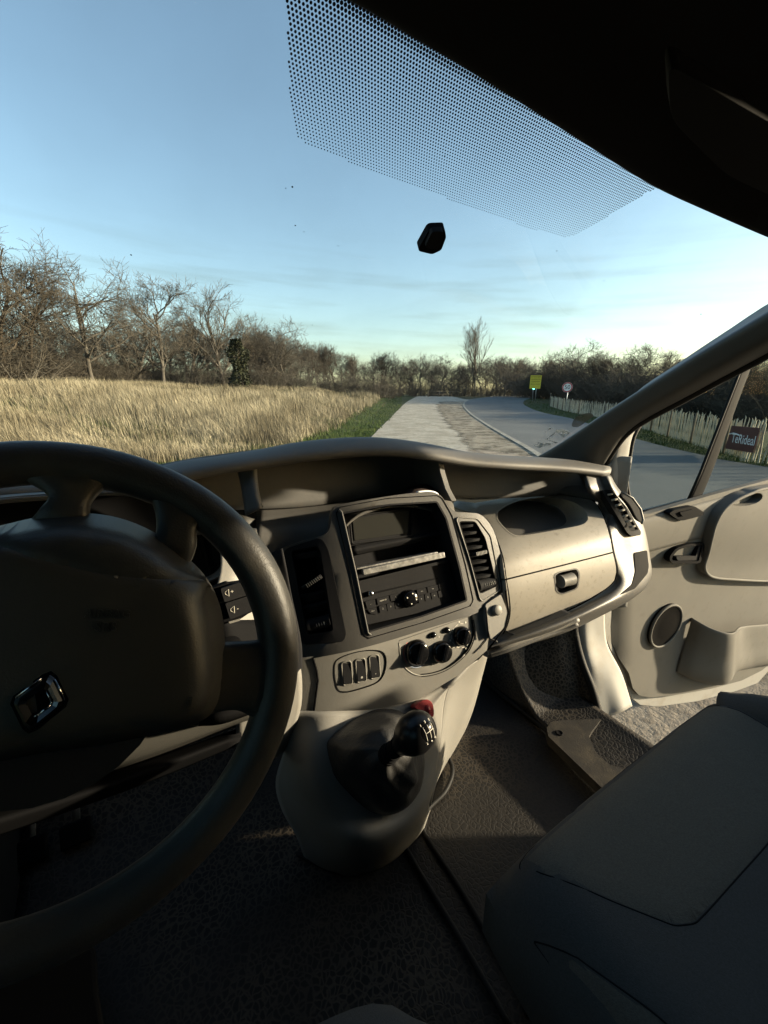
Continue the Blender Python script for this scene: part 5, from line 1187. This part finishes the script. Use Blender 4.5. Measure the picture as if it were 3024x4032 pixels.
# key ring hanging from the ignition
kq = A(905, 2545, .50); kt = thing('ignition_key', 'ignition key with a steel ring hanging beside the steering column', 'key', kq)
lathe('barrel', A(925, 2555, .56), A(895, 2530, .48)-A(925, 2555, .56), [(0, .014), (.05, .014), (.052, .006)], M_black, kt, 20)
rc = A(884, 2560, .475); ra, rb_ = Vector((.8, 0, -.6)), Vector((.25, -.6, .5)).normalized()
tube('ring', [rc+ra*(.012*math.cos(t))+rb_*(.012*math.sin(t)) for t in [2*math.pi*i/28 for i in range(28)]], .0013, M_chrome, kt, 8, True)
box('key_bow', A(926, 2560, .475), .014, .004, .022, M_metal, kt, Vector((.9, 0, .3)).normalized(), (0, 1, 0), Vector((-.3, 0, .9)).normalized(), .002)

# ------------------------------------------------------------------ gear lever
gl_ = thing('gear_lever', 'gear lever with a glossy black knob and a creased leather boot', 'gear lever', A(1500, 2990, .54))
BQ = []
bo = [(1285, 2950), (1298, 2904), (1371, 2844), (1464, 2801), (1524, 2791), (1583, 2804), (1636, 2864), (1668, 2970), (1665, 3080), (1636, 3142), (1590, 3189), (1524, 3210), (1451, 3190), (1371, 3118), (1316, 3050)]
pa, pb, pc_ = A(1480, 2792, .587), A(1400, 3225, .497), A(1600, 2890, .55)
CP = Plane(pa, (pb-pa).cross(pc_-pa))
ring0 = [CP.at(x, y, .004) for x, y in rnd(bo, 48)]
kn_c = A(1652, 2872, .385); neck = A(1535, 2965, .44); mid_ = sum(ring0, Vector())/48
ax_ = (kn_c-neck).normalized()
bv = []; bf = []; NR = 14
for i in range(NR+1):
    t = i/NR
    for j, p in enumerate(ring0):
        a = 2*math.pi*j/48; u_, w2 = frame_of(ax_)
        tgt = neck+(p-mid_)*.085
        q = p.lerp(tgt, t); bulge = math.sin(math.pi*min(1, t*1.05))*.016+.004*math.sin(a*3+t*5)*math.sin(math.pi*t)+.0028*math.sin(a*7-t*9)*math.sin(math.pi*t)+.0045*math.sin(t*11+1.4*math.sin(a*2))*math.sin(math.pi*t)
        bv.append(q+(CP.n*.8+(p-mid_).normalized()*.5)*bulge)
for i in range(NR):
    for j in range(48): bf.append((i*48+j, i*48+(j+1) % 48, (i+1)*48+(j+1) % 48, (i+1)*48+j))
mk('boot', bv, bf, M_leather, gl_)
trim = panel('boot_frame', rnd(bo, 48), M_dark, gl_, holes=[inset(rnd(bo, 48), 7)], pl=CP, off=.006, depth=.008, bev=.001)
tube('boot_seam', [bv[i*48+17] + CP.n*.001 for i in range(NR)], .001, M_black, gl_, 6)
lathe('collar', neck-ax_*.012, ax_, [(0, .016), (.008, .0165), (.009, .0145), (.016, .0155), (.017, .0135), (.025, .015), (.026, .013), (.036, .014), (.05, .016)], M_black, gl_, 24)
kl = (kn_c-neck).length
kn_o_ = lathe('knob', neck+ax_*.026, ax_, [(0, .0125), (.01, .0145), (.022, .0185), (.036, .0245), (.05, .0295), (.062, .0318), (.073, .031), (.083, .0275), (.091, .0215), (.097, .0135), (.1, .006), (.1005, .0004)], M_knob, gl_, 36, sq=.92)
capn = (Vector((.35, -.8, .75))).normalized(); kcen = neck+ax_*.084
kn_o = neck+ax_*.086
kd = (ax_*.55+Vector((.62, -.38, .25)).normalized()).normalized(); kp = neck+ax_*.079+kd*.0
# shift pattern printed on a glossy plate that follows the knob
from mathutils.bvhtree import BVHTree
kn_t = BVHTree.FromPolygons([q.co for q in kn_o_.data.vertices], [q.vertices[:] for q in kn_o_.data.polygons])
kc_ = neck+ax_*.09; fd_ = ((EYE-kc_).normalized()*.8+Vector((math.cos(YAW), -math.sin(YAW), 0))*.58+Vector((0, 0, .08))).normalized()
cw_ = (Vector((0, 0, 1))-fd_*fd_.z).normalized(); cu_ = cw_.cross(fd_)
def kl_(a, b, k=.0006):
    o_ = kc_+fd_*.2+cu_*a+cw_*b; h = kn_t.ray_cast(o_, -fd_)[0]; return (h if h else kc_+cu_*a+cw_*b)+fd_*k
pv = [kl_(0, 0, .0003)]; pf = []
for i in range(1, 6):
    for j in range(28): pv.append(kl_(.0155*i/5*math.cos(2*math.pi*j/28), .019*i/5*math.sin(2*math.pi*j/28), .0003 if i < 5 else -.0006))
for j in range(28): pf.append((0, 1+j, 1+(j+1) % 28))
for i in range(4):
    for j in range(28): pf.append((1+i*28+j, 1+i*28+(j+1) % 28, 1+(i+1)*28+(j+1) % 28, 1+(i+1)*28+j))
mk('shift_plate', pv, pf, M_gloss, gl_)
for a in (-.0075, 0, .0075): tube('shift_pattern', [kl_(a, t) for t in np.linspace(-.0095, .0095, 7)], .0005, M_print, gl_, 5)
tube('shift_pattern', [kl_(t, 0) for t in np.linspace(-.0075, .0075, 7)], .0005, M_print, gl_, 5)
for s, a, b in (('1', -.0085, .0125), ('3', 0, .0135), ('5', .0085, .0125), ('2', -.0085, -.0125), ('4', 0, -.0135), ('R', .0085, -.0125)): text('shift_pattern', s, kl_(a, b, .0009), cu_, cw_, .005, M_print, gl_, .0002)

# ------------------------------------------------------------------ floor mat and sill
FZ = -1.03
fm = thing('floor_mat', 'black pebbled rubber floor mat worn brown in the passenger footwell', 'floor mat', (.45, .4, EZ+FZ))
fx = [-.38, -.2, 0, .2, .4, .6, .8, .93, .952]
def frow(y, dz=0): return [Vector((x, y, EZ+FZ+dz+.006*math.sin(x*9+y*7))) for x in fx]
patch('sheet', [frow(-.6), frow(-.2), frow(.1), frow(.4), frow(.65), frow(.85), frow(1.0, .07), frow(1.1, .25), frow(1.15, .5)], M_mat, fm, 40, 50, .004)
lx = [.957, 1.0, 1.05, 1.1, 1.145]
def lrow(y, dz): return [Vector((x, y, EZ+FZ+.022+dz+k)) for x, k in zip(lx, (0, .006, .012, .02, .03))]
patch('raised_edge', [lrow(-.5, 0), lrow(.3, 0), lrow(.6, 0), lrow(.68, .02), lrow(.76, .10), lrow(.83, .22), lrow(.88, .36), lrow(.92, .5)], M_mat, fm, 12, 40, .004)
tube('mat_edge', [Vector((.954, y, EZ+FZ+.016)) for y in (-.5, 0, .3, .6, .75, .84)]+[Vector((.945, .95, EZ+FZ+.07))], .007, M_rubber, fm, 8)
def rib(pts, r_=.006): tube('mat_rib', [AZ(x, y, FZ+.008) for x, y in pts], r_, M_rubber, fm, 8, smooth_n=40)
rib([(2080, 4000), (2040, 3890), (1930, 3700), (1800, 3480), (1700, 3330), (1664, 3262), (1668, 3210), (1700, 3170), (1750, 3120), (1778, 3060), (1780, 3020), (1768, 2990)])
rib([(2010, 4050), (1900, 3850), (1760, 3610), (1650, 3430), (1600, 3345), (1570, 3310), (1530, 3320), (1440, 3390), (1340, 3430), (1250, 3400), (1170, 3360)])
tp = thing('door_sill', 'dusty brown plastic sill plate at the open passenger doorway', 'sill', AZ(2250, 2900, -1.0))
SPn = Plane((1.1, .6, EZ-.985), (0, 0, 1))
panel('tread', corner([(2152, 2868), (2168, 2842), (2210, 2836), (2370, 2830), (2330, 2880), (2320, 2900), (2345, 2960), (2400, 3010), (2455, 3030), (2900, 3420), (2700, 3420), (2160, 2900)], .12), M_sill, tp, pl=SPn, depth=.03, bev=.003)
panel('outer_face', corner([(2370, 2830), (2328, 2888), (2310, 2912), (2345, 2962), (2408, 3012), (2404, 2960), (2390, 2900)], .15), M_fascia, tp, pl=Plane((1.165, .6, EZ-1.0), (1, .25, 0)), depth=.004)
lathe('screw', SPn.at(2203, 2886, .001), SPn.n, [(0, .011), (.002, .009), (.0005, .005), (.0004, .0003)], M_black, tp, 16)
# rubber seal down the front edge of the doorway
sl_p = [AX(2330, 1960, 1.2), AX(2290, 2200, 1.19), AX(2262, 2440, 1.175), AX(2268, 2520, 1.17), AX(2292, 2610, 1.165), AX(2330, 2710, 1.16), AX(2362, 2825, 1.155)]
tube('door_seal', sl_p, .013, M_rubber, van, 10, smooth_n=40)
kick = [[AX(2262, 2440, 1.168), AX(2292, 2610, 1.16), AX(2350, 2825, 1.15)], [AX(2225, 2450, 1.15), AX(2255, 2610, 1.14), AX(2305, 2840, 1.135)], [AX(2150, 2470, 1.1), AX(2180, 2640, 1.08), AX(2200, 2840, 1.06)], [AX(2050, 2490, 1.05)+Vector((0, .06, 0)), AX(2050, 2660, .98)+Vector((0, .05, 0)), AX(2080, 2850, .97)], [AX(1900, 2520, .98)+Vector((0, .1, 0)), AX(1900, 2640, .95)+Vector((0, .1, 0)), AX(1930, 2730, .945)+Vector((0, .05, 0))]]
patch('kick_panel', kick, M_mat, fm, 20, 24, .006)
# painted hinge pillar beyond the seal
hpil = [[AX(2272, 2400, 1.185), AX(2285, 2560, 1.18), AX(2345, 2720, 1.17), AX(2372, 2830, 1.165)], [AX(2305, 2400, 1.205), AX(2318, 2560, 1.20), AX(2375, 2720, 1.195), AX(2400, 2822, 1.19)], [AX(2345, 2396, 1.245), AX(2352, 2540, 1.25), AX(2415, 2690, 1.24), AX(2455, 2800, 1.235)], [AX(2380, 2392, 1.29), AX(2390, 2530, 1.30), AX(2448, 2650, 1.30), AX(2490, 2780, 1.30)]]
patch('hinge_pillar', hpil, M_white, van, 24, 16, .006)
patch('hinge_pillar', [[AX(2395, 1830, 1.20), AX(2360, 1960, 1.21), AX(2330, 2150, 1.21), AX(2272, 2400, 1.19)], [AX(2440, 1800, 1.225), AX(2410, 1960, 1.235), AX(2400, 2150, 1.235), AX(2380, 2400, 1.23)], [AX(2490, 1800, 1.25), AX(2470, 1960, 1.262), AX(2480, 2150, 1.27), AX(2470, 2390, 1.275)]], M_white, van, 20, 12, .006)

# ------------------------------------------------------------------ passenger door, wide open
dr = thing('passenger_door', 'passenger door swung wide open, grey-beige lining in a white frame', 'door', DOOR.at(2480, 2780))
fl_o = [(2380, 2010), (2378, 2200), (2372, 2420), (2374, 2490), (2402, 2560), (2446, 2630), (2466, 2700), (2484, 2750), (2520, 2778), (2590, 2785), (2750, 2762), (2900, 2722), (2985, 2690), (3020, 2650), (3060, 2600), (3400, 2480), (3400, 1800), (3024, 1900), (2540, 2030)]
panel('door_shell', dens(fl_o, 2), M_white, dr, pl=DOOR, off=-.012, depth=.045, bev=.006)
ln_o = [(2450, 2030), (2425, 2200), (2414, 2380), (2404, 2470), (2408, 2530), (2436, 2590), (2476, 2650), (2492, 2710), (2516, 2738), (2560, 2746), (2650, 2738), (2800, 2712), (2920, 2680), (3000, 2640), (3060, 2590), (3400, 2470), (3400, 1790), (3024, 1890), (2800, 1950), (2560, 2022)]
def dof(x, y):
    yb = 2022-.262*(x-2560); t = max(0, 1-(y-yb)/170); return .006+.03*min(1, t)**1.5*0+.022*ss(0, 1, (2250-y-.0)/160)-.018*ss(0, 1, (2470-x)/70)
ln_r = dens(ln_o, 4)
panel('lining', ln_r, M_door, dr, pl=DOOR, off=lambda x, y: float(dof(x, y)), depth=.02, step=30)
patch('belt_ledge', [[DOOR.at(x, 2022-.262*(x-2560)+dy, o_) for x in (2460, 2560, 2700, 2850, 3024, 3300)] for dy, o_ in ((-6, -.012), (2, .01), (16, .034), (60, .04), (110, .036), (150, .027))], M_door, dr, 30, 16, .004)
# padded insert with its grip
ins = [(3300, 1880), (3024, 1922), (2960, 1942), (2896, 1972), (2846, 2012), (2818, 2062), (2802, 2120), (2788, 2180), (2774, 2225), (2782, 2256), (2812, 2274), (2880, 2281), (3024, 2288), (3300, 2290)]
ins_r = [(p.x, p.y) for p in spl([Vector((a, b, 0)) for a, b in ins], 60)]
grip = rnd([(2878, 1992), (2900, 1970), (2945, 1946), (2985, 1938), (3004, 1946), (3002, 1966), (2978, 1984), (2930, 1996)], 28)
panel('padded_insert', ins_r, M_door, dr, holes=[grip], pl=DOOR, off=lambda x, y: float(dof(x, y))+.03+.012*float(ss(0, 1, (2150-y)/150)), depth=.045, step=30, bev=0)
tube('insert_edge', [DOOR.at(x, y, float(dof(x, y))+.03+.012*float(ss(0, 1, (2150-y)/150))-.003) for x, y in ins_r], .006, M_door, dr, 10)
panel('grip_recess', grow2(grip, 1.02), M_door, dr, holes=[inset(grip, 3)], pl=DOOR, off=lambda x, y: float(dof(x, y))+.042, depth=.05); panel('grip_back', grow2(grip, 1.1), M_dash, dr, pl=DOOR, off=.012, depth=.004)
wsw = panel('window_switch', corner([(2634, 2022), (2655, 2008), (2735, 1993), (2774, 2018), (2768, 2030), (2690, 2050), (2668, 2046)], 8), M_black, dr, pl=DOOR, off=.05, depth=.02, bev=.003)
panel('rocker', corner([(2676, 2018), (2732, 2006), (2742, 2022), (2688, 2034)], 5), M_black, wsw, pl=DOOR, off=.056, depth=.012, bev=.002)
ho2 = corner([(2636, 2206), (2640, 2186), (2664, 2158), (2712, 2142), (2772, 2138), (2774, 2150), (2760, 2214), (2748, 2219), (2650, 2219)], 12)
dh = panel('door_handle', ho2, M_black, dr, holes=[inset(ho2, 9)], pl=DOOR, off=.036, depth=.022, bev=.002)
panel('handle_recess', ho2, M_black, dh, pl=DOOR, off=.012, depth=.004)
panel('lever', corner([(2662, 2192), (2740, 2190), (2752, 2150), (2764, 2150), (2752, 2206), (2668, 2208)], 6), M_dark, dh, pl=DOOR, off=.032, depth=.014, bev=.003)
spk = ellipse(2618, 2463, 86, 88, 40, 0.3); sc_ = DOOR.at(2618, 2463, .012); rx_ = .0835
lathe('speaker', sc_, DOOR.n, [(-.01, rx_*1.09), (.0, rx_*1.08), (.006, rx_*1.03), (.007, rx_*.99), (.006, rx_*.97), (.010, rx_*.6), (.0115, rx_*.3), (.012, .001)], M_grille, dr, 48)
tube('speaker_rim', [sc_+(DOOR.x*math.cos(t)+Vector((0, 0, 1))*math.sin(t))*rx_*1.06+DOOR.n*.005 for t in [2*math.pi*i/48 for i in range(48)]], .005, M_door, dr, 8, True)
# door pocket
pt = [(2722, 2440), (2760, 2462), (2810, 2486), (2860, 2499), (2890, 2497), (2908, 2480), (2935, 2472), (3024, 2464), (3300, 2440)]
pb_ = [(2666, 2636), (2720, 2664), (2790, 2686), (2850, 2688), (2880, 2672), (2900, 2640), (2950, 2626), (3024, 2612), (3300, 2570)]
oo = [.012, .05, .085, .11, .115, .105, .085, .08, .08]
patch('door_pocket', [[DOOR.at(x, y-3, o_-.012) for (x, y), o_ in zip(pt, oo)], [DOOR.at(x, y, o_) for (x, y), o_ in zip(pt, oo)], [DOOR.at((x+u)/2, (y+w_)/2, o_*.97) for (x, y), (u, w_), o_ in zip(pt, pb_, oo)], [DOOR.at(x, y, o_*.9) for (x, y), o_ in zip(pb_, oo)], [DOOR.at(x, y+6, .0) for (x, y), o_ in zip(pb_, oo)]], M_door, dr, 44, 24, .005)
# window frame, glasses and divider
wf = [(2490, 2030), (2470, 1950), (2462, 1880), (2474, 1800), (2504, 1690), (2620, 1560), (2780, 1450), (2960, 1330), (3200, 1180), (3500, 1060)]
wl = [DOOR.at(x, y, .0) for x, y in wf]; wl2 = [DOOR.at(x-62+.02*(1900-y), y-12, -.006) for x, y in wf]; wl3 = [DOOR.at(x-110, y-20, -.05) for x, y in wf]
patch('window_frame', [[p-DOOR.n*.025 for p in wl], wl, [a.lerp(b, .5)+DOOR.n*.006 for a, b in zip(wl, wl2)], wl2, wl3], M_white, dr, 40, 14, .006)
tube('window_seal', [DOOR.at(x+4, y+2, -.002) for x, y in spl2(wf, 50)], .007, M_rubber, dr, 8)
GP = Plane(DOOR.p-DOOR.n*.022, DOOR.n)
panel('window_glass', [(2500, 2050), (2470, 1900), (2510, 1680), (2620, 1550), (2960, 1320), (3500, 1040), (3500, 1780), (3024, 1900), (2600, 2030)], M_dglass, dr, pl=GP, depth=.004)
dvl = [(2708, 1978), (2760, 1860), (2830, 1680), (2900, 1500), (2985, 1290)]; dvr = [(2756, 1968), (2806, 1848), (2872, 1672), (2936, 1500), (3020, 1290)]
patch('window_divider', [[DOOR.at(x, y, -.024) for x, y in dvl], [DOOR.at(x, y, .002) for x, y in dvl], [DOOR.at((a+c)/2, (b+d)/2, .006) for (a, b), (c, d) in zip(dvl, dvr)], [DOOR.at(x, y, .002) for x, y in dvr], [DOOR.at(x, y, -.024) for x, y in dvr]], M_black, dr, 20, 12, .004)
tube('divider_seal', [DOOR.at(x-2, y, .001) for x, y in dvl], .005, M_rubber, dr, 8)
tube('belt_seal', [DOOR.at(x, 2026-.262*(x-2560)-14, -.0) for x in (2490, 2560, 2700, 2850, 3024, 3300)], .009, M_rubber, dr, 8)

# ------------------------------------------------------------------ seats
def cushion(name, x0, x1, y0, y1, z, th, m, parent, crown=.012, rnd_=.05, tilt=.0, sq=.0):
    n = 26; v = []; f = []
    def se(t, r_): return t
    for i in range(n+1):
        for j in range(n+1):
            a = -1+2*i/n; b = -1+2*j/n
            ka, kb = math.sqrt(1-sq*b**4), math.sqrt(1-sq*a**4); x = (x0+x1)/2+(x1-x0)/2*a*ka; y = (y0+y1)/2+(y1-y0)/2*b*kb
            dx = (x1-x0)/2*(1-abs(a)); dy = (y1-y0)/2*(1-abs(b)); d = min(dx, dy); k = max(0, 1-d/rnd_)
            q = max(0, 1-dx/rnd_)**2+max(0, 1-dy/rnd_)**2; h = rnd_*(1-math.sqrt(max(0, 1-min(1, q))))
            v.append(Vector((x, y, EZ+z-h+crown*(1-a*a)*(1-b*b)+tilt*(b+1)/2)))
    f = [(i*(n+1)+j, (i+1)*(n+1)+j, (i+1)*(n+1)+j+1, i*(n+1)+j+1) for i in range(n) for j in range(n)]
    o = mk(name, v, f, m, parent); me = o.data
    b = len(v); ring = [i*(n+1) for i in range(n+1)]+[n*(n+1)+j for j in range(1, n+1)]+[i*(n+1)+n for i in range(n-1, -1, -1)]+[j for j in range(n-1, 0, -1)]
    vv = v+[Vector((v[i].x, v[i].y, EZ+z-th)) for i in ring]; k = len(ring); ff = f+[(ring[i], ring[(i+1) % k], b+(i+1) % k, b+i) for i in range(k)]+[tuple(range(b, b+k))]
    bpy.data.objects.remove(o); return mk(name, vv, ff, m, parent, True, 60)
ps = thing('passenger_seat', 'dark grey cloth passenger bench seat with a brownish insert on the cushion', 'seat', (.7, 0, EZ+FZ))
SZ = -.635
cu_o = cushion('cushion', .33, 1.08, -.36, .292, SZ, .17, M_seat2, ps, .012, .085, sq=.07)
from mathutils.bvhtree import BVHTree
cu_t = BVHTree.FromPolygons([v.co for v in cu_o.data.vertices], [p.vertices[:] for p in cu_o.data.polygons])
def on_seat(x, y, k=0.):
    h = cu_t.ray_cast(Vector((x, y, EZ)), Vector((0, 0, -1)))[0]; return Vector((x, y, (h.z if h else EZ+SZ-.1)+k))
tube('outer_bolster', [(1.05, -.36, EZ+SZ-.03), (1.05, -.2, EZ+SZ+.0), (1.045, 0, EZ+SZ+.005), (1.035, .15, EZ+SZ-.01), (1.02, .24, EZ+SZ-.05)], lambda t: .05, M_seat2, ps, 16, smooth_n=20)
def inlay(name, plan, m, parent, lift_=.0025):
    xs = [p[0] for p in plan]; ys = [p[1] for p in plan]; pts = [Vector(p) for p in plan]; n = len(pts); ed = [(i, (i+1) % n) for i in range(n)]
    x = min(xs)
    while x < max(xs):
        y = min(ys)
        while y < max(ys):
            if inside((x, y), plan) and min((x-a)**2+(y-b)**2 for a, b in plan) > .008**2: pts.append(Vector((x, y)))
            y += .014
        x += .014
    r = delaunay_2d_cdt(pts, ed, [], 0, 1e-5)
    def edge_d(p): return min((p.x-a)**2+(p.y-b)**2 for a, b in plan)**.5
    V = [on_seat(p.x, p.y, lift_*min(1, edge_d(p)/.006)-.0004) for p in r[0]]; F = [tuple(t) for t in r[2] if inside((sum(r[0][i].x for i in t)/len(t), sum(r[0][i].y for i in t)/len(t)), plan)]
    o = mk(name, V, F, m, parent); tube('seam', [on_seat(a, b, -.0002) for a, b in plan], .001, M_dark, parent, 6, True); return o
def pxy(pts):                                  # seat outline from plan positions to picture points
    out = []
    for x, y in pts:
        d = Vector((x, y, SZ)); r = d.x*math.cos(YAW)-d.y*math.sin(YAW); f_ = d.x*math.sin(YAW)+d.y*math.cos(YAW); c = f_*math.cos(PITCH)-d.z*math.sin(PITCH); u = f_*math.sin(PITCH)+d.z*math.cos(PITCH); out.append((1512+FPX*r/c, 2016-FPX*u/c))
    return out
inlay('seat_insert', dens(corner([(.385, .262), (.392, .225), (.434, .159), (.476, .102), (.50, .090), (.53, .088), (.695, .080), (.93, .075), (.965, .11), (.985, .2), (.985, .262), (.7, .272), (.42, .272)], .25), 2), M_seat, ps)
inlay('side_bolster', dens(corner([(.346, .2), (.352, .182), (.364, .14), (.385, .074), (.40, -.05), (.40, -.3), (.345, -.3)], .25), 2), M_seat, ps)
box('seat_sun_block', (1.155, -.25, EZ-.71), .03, .82, .62, M_dark, ps, bev=.01)  # slab added out of view so that no sun reaches the cushion
box('base', (.7, -.1, EZ-.92), .6, .5, .24, M_black, ps, bev=.02)
bk_ = box('backrest', (.7, -.28, EZ-.33), .72, .13, .66, M_seat2, ps, Vector((1, 0, 0)), Vector((0, .98, .2)), Vector((0, -.2, .98)), .05)
for x in (.52, .88):
    hr = box('headrest', (x, -.36, EZ+.09), .25, .09, .15, M_seat2, ps, bev=.035)
ds = thing('driver_seat', 'dark cloth driver\'s seat whose rounded front corner shows at the bottom', 'seat', (-.09, 0, EZ+FZ))
cushion('cushion', -.36, .225, -.4, .285, -.625, .17, M_seat2, ds, .008, .07, sq=.36)
box('base', (-.08, -.1, EZ-.92), .4, .5, .24, M_black, ds, bev=.02)
# driver's own strip of carpet
dm = thing('foot_rest', 'dull brown carpet foot rest at the far left of the driver footwell', 'foot rest', AZ(200, 3850, -.95))
panel('carpet', [(-200, 3650), (350, 3700), (372, 3760), (378, 3900), (410, 4100), (-200, 4200)], M_roof, dm, pl=Plane((0, .62, EZ-.95), (0, .5, -1)), depth=.02, bev=.004)
